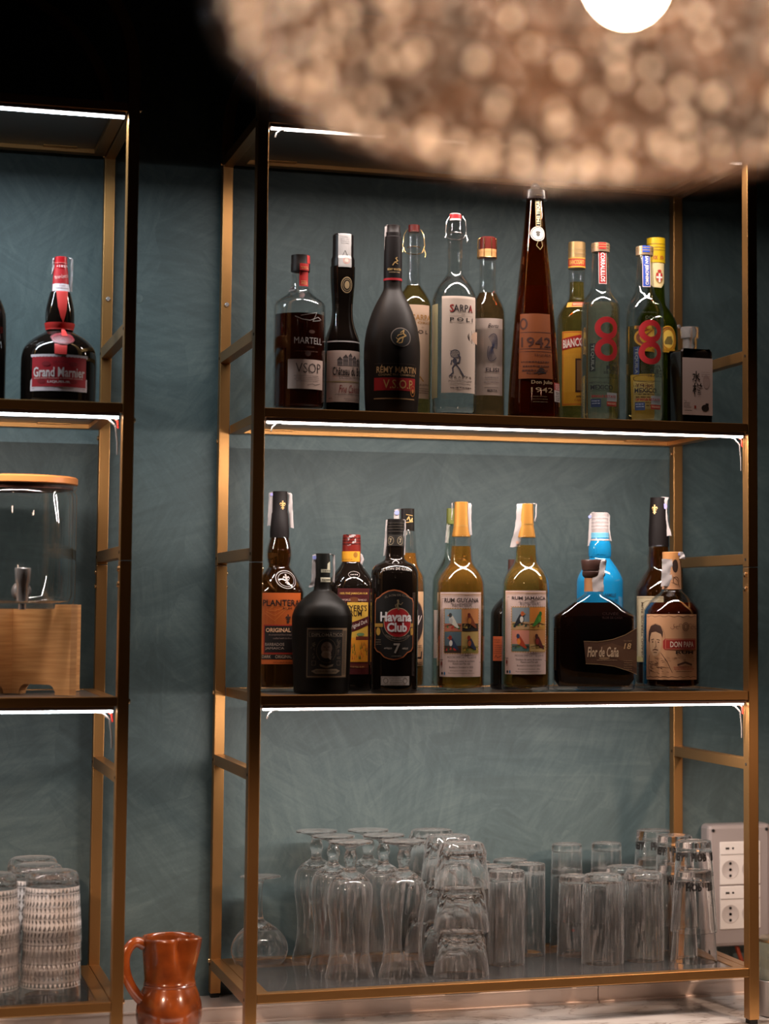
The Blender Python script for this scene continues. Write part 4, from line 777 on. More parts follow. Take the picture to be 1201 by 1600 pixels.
a.rect(705, 978, 790, 1000, '#6a2c1a', 3); a.ell(735, 965, 26, 10, '#6f8a5c', 3); a.rect(620, 1150, 790, 1172, '#5c2416', 2); a.text('IMPORTED RUM', 706, 1166, 9, 110, '#b88a5c', 3); a.build()
a = Art(b, 690, 595, off=.0006); a.ring(690, 595, 36, 22, 3, '#7a6f6a', 1); a.small(690, 595, 8, 44, '#7a6f6a', 1); a.build('embossed_seal')
strip(b, [(650, 344), (672, 346), (674, 380), (672, 412)], 50, .0165); strip(b, [(700, 450), (730, 470), (738, 500), (725, 535), (745, 560)], 26, .004, name='tax_strip_end')

b = bottle('havana', 'rum_bottle', 'black rum bottle with a red disc Havana Club label and the number 7', 2, mat('black_ridged_cap', '#0e0b09', .45, spec=.25), BLACKG)
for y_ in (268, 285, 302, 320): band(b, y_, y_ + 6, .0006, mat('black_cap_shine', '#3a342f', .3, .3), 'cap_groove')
a = Art(b, 955, 380, off=.0006); a.rect(900, 345, 1010, 415, '#1d1915', 0)
for x_ in (918, 978): a.ring(x_ , 382, 20, 26, 3, '#8a7c62', 1); a.text('7', x_, 382, 26, 14, '#9a8c72', 3, bold=.02)
a.build('neck_band')
a = Art(b, 945, 560, off=.0005); a.text('EL RON DE CUBA', 955, 558, 15, 190, '#8f867f', 3, bold=.01, arc=10); a.build('embossed_lettering')
a = Art(b, 943); cxl = 943
top = [(cxl - 138, 765), (cxl - 128, 742), (cxl - 105, 735), (cxl - 75, 712), (cxl - 40, 695), (cxl, 688)]; bot = [(cxl - 138, 1050), (cxl - 118, 1072), (cxl - 92, 1080), (cxl - 62, 1108), (cxl - 30, 1120), (cxl, 1124)]
pl = top + [(2*cxl - x, y) for x, y in reversed(top[:-1])] + [(2*cxl - x, y) for x, y in bot[:-1]] + list(reversed(bot))
a.poly(list(reversed(pl)), '#a35a30', 0); pi_ = [(cxl + (x - cxl)*.955, 906 + (y - 906)*.965) for x, y in pl]; a.poly(list(reversed(pi_)), '#0f0b09', 1)
a.ell(968, 893, 90, 92, '#b09a7c', 2, 44); a.ell(968, 893, 86, 88, '#9c1218', 3, 44); a.ring(968, 893, 112, 118, 3, '#6a5a48', 2, 30, PI*1.06, PI*1.94)
a.text('Havana', 957, 857, 60, 204, '#d8d0ce', 6, bold=.035); a.text('Club', 963, 922, 58, 126, '#d8d0ce', 6, bold=.035); a.text('EL RON DE CUBA', 965, 722, 13, 160, '#7a6c5c', 4, arc=14)
a.text('MADE AND AGED IN CUBA', 968, 992, 12, 150, '#8a7c6c', 4, arc=-22); a.rect(806, 898, 872, 920, '#a87c34', 2); a.rect(1042, 898, 1078, 920, '#a87c34', 2); a.ell(838, 948, 17, 24, '#b08434', 2); a.ell(1066, 948, 12, 24, '#b08434', 2)
a.text('7', 962, 1052, 62, 40, '#a09488', 4, bold=.02); a.text('AÑEJO', 906, 1052, 15, 52, '#a09488', 4, shear=.3, bold=.01); a.text('AÑOS', 1014, 1052, 15, 42, '#a09488', 4, shear=.3, bold=.01); a.small(960, 1100, 5, 60, '#7a6c5c')
a.line([(968, 762), (964, 790), (970, 812)], 9, '#7a6a4c', 5); a.ell(966, 757, 6, 7, '#7a6a4c', 5, 12); a.line([(965, 775), (950, 785), (956, 800)], 4, '#7a6a4c', 5); a.line([(967, 773), (985, 782), (996, 768)], 4, '#7a6a4c', 5); a.small(840, 1000, 6, 44, '#6a5a48', 3, 14, seed=6); a.build()
a = Art(b, 955, 1252); a.rect(862, 1225, 1048, 1280, '#a39a94', 0); a.frame(867, 1230, 1043, 1275, 2, '#5a544e', 1); a.ring(895, 1252, 17, 18, 5, '#6a645e', 2); a.ring(1018, 1252, 17, 18, 5, '#6a645e', 2); a.small(956, 1240, 6, 80, '#6a645e', 3, 12); a.build('foot_label')
strip(b, [(930, 247), (896, 250), (890, 360), (882, 478)], 20, .004); strip(b, [(985, 247), (1006, 250), (1007, 330), (1003, 470)], 10, .004, name='tax_strip_end')

b = bottle('behindhav', 'whisky_bottle', 'amber spirit bottle with black and gold cap peeking out behind the Havana Club bottle', 2, mat('black_gold_cap', '#15100c', .3), GLASS, liquid('amber_whisky', (.66, .26, .04), .16), 458)
a = Art(b, 1035, 245, off=.0006); a.line([(1020, 250), (1030, 232), (1038, 262), (1052, 240), (1050, 262)], 6, GLD, 1); a.line([(1012, 268), (1058, 262)], 4, GLD, 1); a.line([(1015, 218), (1055, 225)], 3, GLD, 1); a.build('cap_emblem')
a = Art(b, 1080); a.rect(950, 700, 1140, 1160, '#cfa57c', 0); a.ell(1060, 885, 72, 132, '#2c2020', 2, 40); a.ring(1060, 885, 76, 138, 3, '#2c2020', 2, 40); a.line([(1085, 880), (1098, 850), (1092, 905), (1112, 865), (1118, 850)], 6, '#ddd0c8', 4); a.small(1105, 1035, 4, 40, '#4a3a34', 2, 12); a.line([(1090, 1110), (1118, 1110), (1122, 1075)], 10, '#2c2020', 3); a.rect(1080, 1128, 1138, 1156, '#b08a64', 1); a.small(1108, 1142, 7, 44, '#4a3a34', 2, 10); a.build()
strip(b, [(1010, 182), (955, 184), (952, 230), (956, 262)], 34, .004, (955, 205, 15, '#7d86c8'))

b = bottle('greencap', 'spirit_bottle', 'clear bottle with an olive green cap mostly hidden behind the Rum Guyana bottle', 2, mat('olive_cap', '#565a26', .4), GLASSG, WATER, 430)
a = Art(b, 300); a.rect(236, 830, 330, 1150, '#b9aca2', 0); a.build(); 
strip(b, [(345, 245), (338, 270), (335, 330), (330, 380)], 24, .006)

def stamp_bird(a, x0, y0, x1, y1, sky, land, body, belly, head, flip=1, extra=None, seed=1):
    a.rect(x0, y0, x1, y1, sky, 1); w_, h_ = x1 - x0, y1 - y0; cx_, cy_ = (x0+x1)/2, (y0+y1)/2; rd = random.Random(seed)
    a.rect(x0, y0 + .66*h_, x1, y1, land, 2)
    P = lambda u, v: (cx_ + flip*u*w_, cy_ + v*h_)
    for i in range(7):
        u = rd.random() - .5; c_ = rd.choice(extra or ['#5a7a3a', '#a5442a', '#c9a040']); g = P(u*.85, .3 + .12*rd.random()); a.poly([(g[0]-.07*w_, g[1]), (g[0]+.07*w_, g[1]), (g[0] + .05*w_*rd.random(), g[1] - .16*h_)], c_, 3)
    a.line([P(-.45, .28), P(.1, .2), P(.46, .26)], .035*h_, '#4a2e1c', 4)
    a.poly([P(-.16, -.16), P(.02, -.2), (P(.16, 0)[0], P(.16, 0)[1]), P(.38, .36), P(.26, .36), P(.06, .24), P(-.12, .14), P(-.2, 0)][::(1 if flip < 0 else -1)], body, 5)
    a.ell(*P(-.08, .04), .10*w_, .14*h_, belly, 6, 14); a.ell(*P(-.12, -.22), .1*w_, .11*h_, head, 6, 14); a.poly([P(-.2, -.26), P(-.2, -.18), P(-.32, -.2)], '#c97a2c', 6); a.ell(*P(-.14, -.24), .018*w_, .02*h_, '#0e0a08', 7, 8)
def rum(key, lab, cx, word, tiles, dy, seed):
    b = bottle(key, 'rum_bottle', lab, 3, mat('gold_foil_capsule', (.44, .20, .038), .42, .6), GLASS, liquid('aged_rum_' + word.lower(), (.80, .36, .06) if seed == 1 else (.68, .38, .08), .10), 402 if seed == 1 else 395, capname='foil_capsule')
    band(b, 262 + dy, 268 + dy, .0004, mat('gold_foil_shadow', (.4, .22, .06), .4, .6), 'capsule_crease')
    a = Art(b, cx); x0 = cx - 162; x1 = cx + 160; y0 = 712 + dy; a.rect(x0, y0, x1, 1272 + dy*1.5, '#cdb2a8', 0)
    a.rect(x0 + 5, y0 + 12, x1, y0 + 17, '#b98a5c', 1); a.rect(x0 + 8, y0 + 24, x1, y0 + 26, '#b98a5c', 1); a.rect(x0 + 8, y0 + 24, x0 + 11, 1200 + dy, '#b98a5c', 1); a.rect(x0 + 20, y0 + 42, x0 + 42, y0 + 44, '#4a3a34', 1); a.rect(x0 + 20, y0 + 42, x0 + 22, 1120 + dy, '#b98a5c', 1)
    xc = cx + 8 + (18 if seed == 2 else 0); a.text('RUM ' + word, xc, 765 + dy, 30, 248, '#2c201e', 3, bold=.018); a.text('"REMEMBER"', xc, 797 + dy, 22, 148, '#3a2c2a', 3, bold=-.002)
    sx0, sx1, sy0, sy1 = xc - 130, xc + 130, 816 + dy, 1122 + dy; a.rect(sx0, sy0, sx1, sy1, '#b08248', 1)
    for i in range(15): a.ell(sx0 + 9 + i*17.3, sy0, 5, 5, '#cdb2a8', 2, 8); a.ell(sx0 + 9 + i*17.3, sy1, 5, 5, '#cdb2a8', 2, 8)
    for i in range(18): a.ell(sx0, sy0 + 9 + i*17, 5, 5, '#cdb2a8', 2, 8); a.ell(sx1, sy0 + 9 + i*17, 5, 5, '#cdb2a8', 2, 8)
    mx, my = (sx0+sx1)/2, (sy0+sy1)/2 + 2
    for i, (q0, q1, q2, q3) in enumerate(((sx0+8, sy0+8, mx-2, my-2), (mx+3, sy0+8, sx1-8, my-2), (sx0+8, my+3, mx-2, sy1-8), (mx+3, my+3, sx1-8, sy1-8))): stamp_bird(a, q0, q1, q2, q3, *tiles[i], seed=seed*10+i)
    a.text('MOON IMPORT RESERVE', xc + 4, 1143 + dy, 15, 205, '#5a4642', 3); a.text('Distillato da canna da zucchero', xc, 1168 + dy, 13, 182, '#4a3835', 3, bold=.01); a.text('Patent and Pot still', xc, 1185 + dy, 13, 116, '#4a3835', 3, bold=.01); a.text('Bottled in Scotland in 2022', xc, 1208 + dy, 12, 165, '#4a3835', 3, bold=.01); a.text('Importato da', xc, 1232 + dy, 11, 150, '#4a3835', 3); a.text('Moon Import di Mongiardino & C. S.r.l.', xc, 1249 + dy, 12, 182, '#4a3835', 3)
    a.ell(cx - 142, 1188 + dy, 14, 26, '#a58c80', 1); a.ell(cx - 142, 1186 + dy, 8, 14, '#7a2c24', 2); a.rect(cx - 158, 1158 + dy, cx - 126, 1162 + dy, '#4a3835', 1); a.ell(cx - 135, 1250 + dy, 9, 10, '#2c2220', 1); a.ell(cx - 112, 1250 + dy, 7, 11, '#2f6f9a', 1); a.rect(cx + 146, 1175 + dy, cx + 160, 1178 + dy, '#4a3835', 1); a.build(); return b
T1_ = [('#7f9096', '#a8604a', '#c9c2b4', '#a5a09a', '#3a3a3a', 1, ['#3f6a3a', '#a5332a', '#4f7a4a']), ('#bf7a48', '#26201c', '#7a3a1e', '#b06a2c', '#6a2418', 1, ['#1c1a18', '#c0a050']), ('#4e6068', '#3a2a20', '#26324a', '#c9bfb4', '#8a2418', 1, ['#a52a24', '#b83228', '#2c4a2a']), ('#b49658', '#8a7a3c', '#2a2e44', '#a5542a', '#8a2c1c', 1, ['#6a7a34', '#c9a040'])]
T2_ = [('#7a8488', '#b08a60', '#1a1c22', '#c9c2b4', '#b0552a', -1, ['#2c5a4a', '#6a7a34', '#20463a']), ('#cf7c30', '#c08a40', '#3f7a2c', '#4f8a34', '#2f6a2a', -1, ['#7a4a24', '#c9a050']), ('#c8806a', '#4f6a64', '#a03a1c', '#cf7a2c', '#26304f', 1, ['#26463f', '#35584e', '#4f6a34']), ('#c08450', '#c9a468', '#5a2420', '#8a2c24', '#4a201c', 1, ['#8a6a34', '#3a2a20'])]
b = rum('guyana', 'golden rum bottle with a gold foil cap and RUM GUYANA bird stamp label', 427, 'GUYANA', T1_, 0, 1)
strip(b, [(470, 110), (480, 125), (478, 220), (484, 325)], 32, .006); strip(b, [(385, 105), (366, 112), (365, 180), (363, 225)], 8, .006, name='tax_strip_end')
b = rum('jamaica', 'golden rum bottle with a gold foil cap and RUM JAMAICA bird stamp label', 863, 'JAMAICA', T2_, -11, 2)
strip(b, [(870, 116), (830, 118), (826, 220), (812, 310), (785, 408)], 62, .010, (805, 378, 12, '#b08878')); strip(b, [(905, 114), (930, 118), (928, 200), (920, 235)], 10, .006, name='tax_strip_end')

b = bottle('darkorange', 'amaro_bottle', 'dark bottle with a plain orange label tucked behind the Rum Jamaica bottle', 2, mat('brown_cap', '#3a2019', .45), BLACKG)
a = Art(b, 700); a.rect(632, 1005, 790, 1168, '#b0522a', 0); a.small(672, 1030, 6, 60, '#5a2010', 2, 14); a.small(675, 1065, 5, 66, '#5a2010', 5, 13, seed=3); a.line([(650, 1150), (662, 1130), (675, 1148), (700, 1135)], 4, '#5a2010', 3); a.build()

BLUE = mat('glossy_blue_glass', '#15719f', .08, 0, 0, 1.5, .3)
b = bottle('blue', 'spirit_bottle', 'bright sky blue bottle with a white cap behind the squat dark rum bottle', 2, mat('white_cap', '#9c9290', .45), BLUE)
for y_ in (170, 190, 210, 228): band(b, y_, y_ + 5, .0006, mat('white_cap_shade', '#b9aeac', .4), 'cap_groove')
band(b, 290, 300, .0006, mat('white_cap', '#9c9290', .45), 'white_ring'); band(b, 256, 284, .0004, ink('#5f9cb5'), 'neck_print')
a = Art(b, 265, 358, off=.0004); a.text('1888', 265, 362, 34, 76, BLUE, 6, bold=.05); a.build('embossed_year')
a = Art(b, 330, 620, off=.0004); a.text('FAMILLE', 330, 600, 18, 60, '#0f2f44', 3, bold=.01); a.text('CUVÉE', 340, 630, 18, 60, '#0f2f44', 3, bold=.01); a.build('print')
strip(b, [(240, 142), (222, 155), (218, 240), (212, 330)], 20, .006, (214, 168, 9, '#7d86c8')); strip(b, [(300, 142), (320, 160), (318, 240), (330, 300)], 12, .006, name='tax_strip_end')

# flat shouldered rum bottle
key = BOT['flor']; X, Y = key[0], key[1]; f = FACE(X, Y); k = key[3] / 1000
o = thing('rum_bottle', 'broad flat-sided dark rum bottle with sloping shoulders and a brown number 18 label', 'bottle', (X, Y, Z2 + .0002))
n = (math.cos(f + .10), math.sin(f + .10)); t = (-n[1], n[0]); yb = key[5]; Hh = lambda y: (yb - y) * k
secs = [(0, .068, .026), (.003, .0745, .032), (.02, .0757, .034), (Hh(720), .0757, .034), (Hh(708), .073, .0335), (Hh(690), .063, .031), (Hh(640), .040, .024), (Hh(612), .026, .020), (Hh(595), .0185, .0175), (Hh(580), .0170, .0170), (Hh(500), .0165, .0165)]
def superring(z, A_, B_, N=40):
    e = 5.0 if A_ > .03 else (3.0 if A_ > .02 else 2.0); r_ = []
    for i in range(N):
        a_ = 2*PI*i/N; c_, s_ = math.cos(a_), math.sin(a_); x = A_*math.copysign(abs(c_)**(2/e), c_); y = B_*math.copysign(abs(s_)**(2/e), s_); r_.append((t[0]*x + n[0]*y, t[1]*x + n[1]*y, z))
    return r_
def shell(secs, N=40, capped=True):
    vs = []; fs = []
    for s_ in secs: vs += superring(*s_, N)
    for j in range(len(secs) - 1):
        for i in range(N): fs.append((j*N+i, j*N+(i+1)%N, (j+1)*N+(i+1)%N, (j+1)*N+i))
    if capped: fs += [tuple(range(N)), tuple(range((len(secs)-1)*N, len(secs)*N))]
    return vs, fs
up_ = secs; dn = [(z, A_ - .0025, B_ - .0025) for z, A_, B_ in reversed(secs) if z > .01] + [(.008, .065, .024)]
MB().raw(*shell(up_ + dn)).build('body', GLASS, o, angle=30)
lq = [(z, A_ - .0023, B_ - .0023) for z, A_, B_ in secs if .01 < z <= Hh(640)]; MB().raw(*shell([(.0078, .065, .024)] + lq)).build('liquid', liquid('black_rum', (.035, .010, .006)), o)
CORK = mat('dark_wood_stopper', '#3c2620', .4)
MB().lathe([(Hh(560), .0155), (Hh(505), .0162), (Hh(500), .0190), (Hh(490), .0212), (Hh(470), .0212), (Hh(464), .0195), (Hh(462), .0215), (Hh(440), .0225), (Hh(412), .0238), (Hh(405), .0228)], 40).build('stopper', CORK, o)
MB().lathe([(Hh(580), .0168), (Hh(580), .0176), (Hh(506), .0174), (Hh(506), .0160)], 40).build('neck_paper', mat('tan_paper', '#9a6a42', .6), o)
b = dict(o=o, k=key[3], cx=236, yb=yb, prof=[(.22, .018), (0, .018)], face=f, ymid=900)
a = Art(b, 236, flat=((n[0]*.0341, n[1]*.0341), t, n))
q = [(172, 855), (250, 858), (330, 845), (400, 820), (464, 782), (464, 1030), (420, 1010), (340, 985), (262, 975), (184, 972)]; a.poly(q[::-1], '#4f3424', 0); qq = [(236+(x-236)*.985+2, 905+(y-905)*.96) for x, y in q]
a.poly([(262, 880), (330, 862), (345, 868), (464, 905), (464, 1000), (262, 900)][::-1], '#5f402c', 1); a.text('Flor de Caña', 278, 910, 56, 172, '#c9aa8a', 3, bold=.02, shear=.2); a.text('18', 413, 878, 32, 42, '#c9a070', 3, shear=.2, bold=.01); a.text('Slow Aged', 413, 850, 9, 44, '#9a7a5c')
a.ell(285, 945, 30, 6, '#8a6a4c', 2); a.small(300, 955, 5, 110, '#9a7a5c', 1); a.small(415, 958, 5, 50, '#8a6a4c', 5, 12, seed=4); a.line([(172, 852), (250, 855), (330, 842), (400, 817), (464, 779)], 2.5, '#a8845c', 2); a.line([(184, 974), (262, 978), (340, 988), (420, 1013), (464, 1032)], 2.5, '#a8845c', 2); a.build()
a = Art(b, 320, flat=((n[0]*.0335 + t[0]*84*k, n[1]*.0335 + t[1]*84*k), t, n)); a.text('CUVÉE', 318, 700, 18, 90, '#2c1210', 2); a.text('FLOR DE CAÑA', 330, 722, 16, 110, '#2c1210', 2); a.build('embossed_lettering')
a = Art(b, 20, flat=((t[0]*(-.0735) + n[0]*.0315, t[1]*(-.0735) + n[1]*.0315), (t[0]*.5 + n[0]*.8, t[1]*.5 + n[1]*.8), (n[0]*.8 - t[0]*.6, n[1]*.8 - t[1]*.6))); a.rect(8, 780, 32, 1010, '#35241c', 0); a.small(20, 800, 4, 18, '#7a6a5c', 18, 11); a.build('side_label')
a = Art(b, 236, 540, off=.0005); 
strip(b, [(262, 404), (272, 415), (266, 470), (258, 520), (262, 580)], 62, .020)

b = bottle('plant2', 'rum_bottle', 'tall rum bottle with brown waxed top and cream label behind the DON PAPA bottle', 3, WAX, GLASS, liquid('brown_rum', (.17, .05, .008), .06), 332)
a = Art(b, 580, 130, off=.0006); fleur(a, 572, 128, 1.0, GLD); a.build('cap_emblem')
a = Art(b, 525); a.rect(462, 607, 610, 965, '#b3a283', 0); a.frame(468, 614, 612, 958, 3, '#6a5a3c', 1); a.text('GRAND TERROIR RUM', 505, 790, 14, 300, '#4a3a28', 3, rot=-PI/2, bold=.01); a.ring(540, 660, 36, 30, 3, '#7a6a4c', 2); a.small(545, 720, 6, 70, '#6a5a3c', 12, 18, seed=7); a.rect(462, 935, 610, 965, '#a89a6a', 2); a.build()
strip(b, [(630, 60), (620, 80), (618, 150), (626, 215), (645, 275)], 44, .012, (626, 112, 16, '#8a86c8'))

b = bottle('donpapa', 'rum_bottle', 'stout rum bottle with a kraft portrait label and a red DON PAPA banner', 2, mat('light_wood_stopper', '#b07a48', .5), GLASS, AMBER_DK, 640, capname='stopper')
a = Art(b, 665, 480, off=.0004); KR = '#b98862'; a.rect(600, 408, 735, 568, '#a87a58', 0); a.ring(690, 520, 18, 22, 4, '#5a3a28', 1, a0=0, a1=5); a.line([(675, 500), (700, 520), (712, 555)], 4, '#5a3a28', 1); a.ell(686, 440, 17, 36, '#2c1c16', 1); a.line([(665, 530), (700, 545), (712, 520)], 3, '#5a3a28', 1); a.build('neck_label')
a = Art(b, 665); a.rect(500, 705, 830, 1060, KR, 0); BR = '#4f3022'
a.line([(505 + i*16, 716 + 4*math.sin(i*1.9)) for i in range(21)], 2.5, BR, 1); a.line([(505 + i*16, 1045 + 4*math.sin(i*2.3)) for i in range(21)], 2.5, BR, 1)
# portrait: hair, face, collar drawn in line work
a.poly([(522, 850), (524, 800), (540, 770), (572, 758), (604, 768), (618, 800), (616, 835), (606, 812), (575, 800), (545, 805), (535, 830), (530, 862)][::-1], '#3d251a', 2); a.poly([(532, 850), (536, 810), (572, 798), (606, 812), (610, 860), (602, 905), (578, 932), (556, 930), (538, 900)], '#c39a76', 1)
a.line([(545, 845), (562, 840)], 4, BR, 3); a.line([(582, 842), (600, 846)], 4, BR, 3); a.ell(554, 856, 6, 3.5, BR, 3, 10); a.ell(592, 857, 6, 3.5, BR, 3, 10); a.line([(574, 850), (578, 882), (568, 886)], 2.5, BR, 3); a.line([(556, 900), (570, 895), (588, 900)], 5, BR, 3); a.line([(562, 912), (582, 912)], 3, BR, 3)
a.line([(530, 930), (520, 990), (530, 1030)], 3, BR, 2); a.line([(606, 915), (640, 960), (668, 1020)], 3, BR, 2)
rd = random.Random(12)
for i in range(34):
    x_ = 525 + rd.random()*115; y_ = 938 + rd.random()*84; a.line([(x_, y_), (x_ + 10 + 16*rd.random(), y_ + 14*(rd.random() - .3))], 2, BR, 3)
a.ring(573, 840, 58, 84, 2, '#8a5c40', 1, 30, -.4, 2.2)
a.ring(745, 772, 20, 24, 3, BR, 2); a.ring(745, 772, 12, 16, 3, BR, 2)
for sx in (-1, 1):
    for j in range(4): a.ring(745 + sx*(30 + j*15), 765 + (j % 2)*12, 11, 9, 2.2, '#7a5038', 2, 12, j, j + 4.2)
a.rect(628, 838, 818, 898, '#9c2a22', 2); a.frame(632, 842, 814, 894, 2, '#c9906c', 3); a.poly([(618, 850), (630, 838), (630, 898), (618, 888)], '#9c2a22', 2); a.text('DON PAPA', 728, 868, 32, 140, '#e0c8b4', 5, bold=.02); a.text('RUM', 742, 912, 18, 108, '#2c1812', 4, bold=.03)
a.poly([(695, 975), (742, 960), (788, 975), (784, 985), (742, 972), (699, 985)][::-1], BR, 3); a.small(740, 992, 5, 130, '#a03a2c', 2, 10); a.small(740, 1016, 4, 100, BR, 1)
for i in range(30): x_ = 640 + rd.random()*170; y_ = 925 + rd.random()*40; a.line([(x_, y_), (x_ + 14, y_ + 3*rd.random())], 1.2, '#8a5c40', 1)
a.build()
strip(b, [(640, 402), (642, 440), (638, 500), (636, 552)], 58, .0195); strip(b, [(680, 362), (712, 364), (718, 385), (722, 400)], 40, .010, (700, 375, 10, '#7d86c8'), name='tax_strip_end')

# ---- left unit, upper shelf
b = bottle('marnier', 'liqueur_bottle', 'round black liqueur bottle with a red cap, ribbon, wax seal and red Grand Marnier label', 4, mat('red_cap', '#a8141c', .3), BLACKG)
band(b, 208, 214, .0006, ink('#d06a66', 0, .35), 'capsule_ring')
a = Art(b, 475, 300, off=.0005); a.rect(400, 262, 550, 374, '#a8141c', 0); a.rect(396, 376, 554, 434, '#c9bcc0', 0); a.text('PARIS', 480, 392, 10, 50, '#a05a54'); a.text('Marnier-Lapostolle', 474, 322, 38, 120, '#e0b8b0', 3, shear=.5, rot=-.18); a.small(474, 412, 6, 110, '#8a6a6a', 1); a.build('neck_label')
a = Art(b, 478, 237, off=.0006); a.text('•1827•', 482, 238, 18, 90, '#e6d0cc', 3, bold=.01); a.build('cap_print')
RIB = mat('red_ribbon', '#b8261f', .5)
a = Art(b, 480, 560, off=.0012); a.poly([(440, 436), (528, 436), (512, 600), (490, 690), (470, 640), (450, 560)][::-1], RIB, 0); a.build('ribbon')
band(b, 682, 735, .0016, RIB, 'ribbon_loop'); a = Art(b, 490, 740, off=.003); a.poly([(485, 680), (505, 760), (500, 800), (458, 800), (478, 740)][::-1], RIB, 0); a.build('ribbon_tail')
a = Art(b, 478, 915, off=.0008); a.poly([(432, 868), (524, 868), (522, 952), (432, 948)][::-1], RIB, 0); a.build('ribbon_tail')
a = Art(b, 490, 820, off=.0018); a.poly([(490 + (88 + 4*math.sin(5*i))*math.cos(-2*PI*i/30), 822 + (52 + 3*math.sin(4*i))*math.sin(-2*PI*i/30)) for i in range(30)], mat('red_sealing_wax', '#5e0c13', .45), 0); a.ring(490, 822, 78, 44, 7, mat('red_wax_rim', '#8c2a34', .4), 5); a.ring(490, 822, 58, 34, 3, MC['red_wax_rim'], 5); a.line([(470, 835), (490, 808), (512, 835)], 4, MC['red_wax_rim'], 5); a.build('wax_seal')
a = Art(b, 468); a.rect(234, 952, 704, 1232, '#cdbdc0', 0); a.rect(250, 972, 690, 1200, '#9c0f1c', 1); a.text('Grand Marnier', 470, 1088, 76, 410, '#d6c8c4', 4, bold=.018); a.text('MADE WITH COGNAC & ORANGE LIQUEUR', 466, 1136, 11, 385, '#cfa8a0', 4, bold=.015); a.text('LIQUEUR', 468, 1164, 20, 170, '#d6c8c4', 4, bold=.02); a.text('FRANCE · DEPUIS 1880', 470, 1212, 10, 220, '#8a7074', 3); a.small(265, 1214, 6, 22, '#8a7074'); a.small(668, 1214, 6, 22, '#8a7074')
for x_, y_ in ((370, 1025), (575, 1025), (335, 1160), (575, 1160)): a.ell(x_, y_, 34, 18, '#7d0c16', 2)
a.text('ORANGE', 475, 1010, 18, 120, '#7d0c16', 3, bold=.02); a.build()
strip(b, [(440, 162), (410, 172), (408, 240), (402, 300)], 16, .004); strip(b, [(520, 162), (548, 176), (548, 300), (545, 430)], 18, .004, name='tax_strip_end')

BOT['darkleft'] = (-.4685, .10, 1, .26, 0, 0, [(300, 13), (285, 13.5), (284, 14.5), (215, 15), (190, 24), (165, 36), (145, 40.5), (0, 40.5)])
b = bottle('darkleft', 'wine_bottle', 'dark glass bottle cut off by the left edge of the picture, upper shelf', 2, BLKCAP, BLACKG)
b['yb'] = 0; a = Art(b, 0, -75, turn=0); a.rect(-110, -480, 110, -240, '#b9a9a4', 0); a.small(0, -420, 10, 140, '#3a3030', 5, 36); a.build()
BOT['darkleft2'] = (-.4825, .20, 1, .26, 0, 0, [(280, 13), (265, 13.5), (264, 14.5), (200, 15), (178, 26), (150, 41), (135, 45), (0, 45)])
b = bottle('darkleft2', 'wine_bottle', 'dark bottle standing behind the cut-off bottle at the left edge, only its side showing', 2, BLKCAP, BLACKG)
# ------------------------------------------------------------------ drinks dispenser on its bamboo stand (left unit, middle shelf)
st = thing('bamboo_stand', 'crossed bamboo board stand under the glass drinks dispenser', 'stand', (-.4005, .185, Z2 + .0003))
def board(rz, slot_up):
    L_, tk = .150, .0075; H, Hn, Rn = .1532, .1452, .1095
    out = [(-L_, 0), (-.128, 0)] + [(-.128 + .006*math.sin(PI/2*i/4) if False else -.128, .0) for i in ()]
    def cut(c, w_, h_): return [(c - w_, 0)] + [(c - w_ + h_*(1 - math.cos(PI/2*i/5)), h_*math.sin(PI/2*i/5)) for i in range(6)] + [(c + w_ - h_*(1 - math.sin(PI/2*i/5)), h_*math.cos(PI/2*i/5)) for i in range(6)] + [(c + w_, 0)]
    out = [(-L_, 0)] + cut(-.070, .045, .017) + cut(.070, .045, .017) + [(L_, 0), (L_, H), (Rn + .002, H), (Rn, Hn)]
    out += [(-Rn, Hn), (-Rn - .002, H), (-L_, H)]
    bm = bmesh.new(); a = [bm.verts.new((x, -tk, z)) for x, z in out]; f = bm.faces.new(a)
    r = bmesh.ops.extrude_face_region(bm, geom=[f]); bmesh.ops.translate(bm, verts=[v for v in r['geom'] if isinstance(v, bmesh.types.BMVert)], vec=(0, 2*tk, 0)); bmesh.ops.recalc_face_normals(bm, faces=bm.faces)
    me = bpy.data.meshes.new('board'); bm.to_mesh(me); bm.free(); me.materials.append(BAMBOO); o = bpy.data.objects.new('board', me); C.objects.link(o); o.parent = st; o.rotation_euler = (0, 0, rz); return o
board(PI/4 - .12, True); board(-PI/4 - .12, False)
dp = thing('drinks_dispenser', 'large clear glass drinks dispenser with a chrome tap and bamboo lid', 'dispenser', (-.4005, .185, Z2 + .0003 + .1453))
R = .1035; H = .220
o_ = [(.0, R*.86), (.004, R*.93), (.010, R*.975), (.020, R), (.196, R), (.201, R*.985), (.204, R*.965), (.208, R*.985), (.214, R*.985)]
i_ = [(.214, R*.985 - .004), (.200, R*.95 - .003), (.190, R - .0045), (.024, R - .0045), (.014, R*.9), (.010, R*.7), (.010, .002)]
MB().lathe([(0, .002)] + o_ + i_, 72).build('jar', GLASS, dp)
MB().lathe([(.2145, .002), (.2145, R - .001), (.2165, R + .001), (.226, R + .001), (.2285, R - .002), (.2285, .002)], 72).build('lid', mat('bamboo_lid', '#b5703a', .4), dp)
MB().lathe([(.2065, .05), (.2065, R - .0065), (.2143, R - .0065), (.2143, .05)], 48).build('lid_seal', mat('dark_seal', '#55281a', .5), dp)
tp = MB(); th_ = -PI/2 + .05; dx, dy = math.cos(th_), math.sin(th_)
tq = thing('tap_root', None, None, (0, 0, 0)); tq.parent = dp
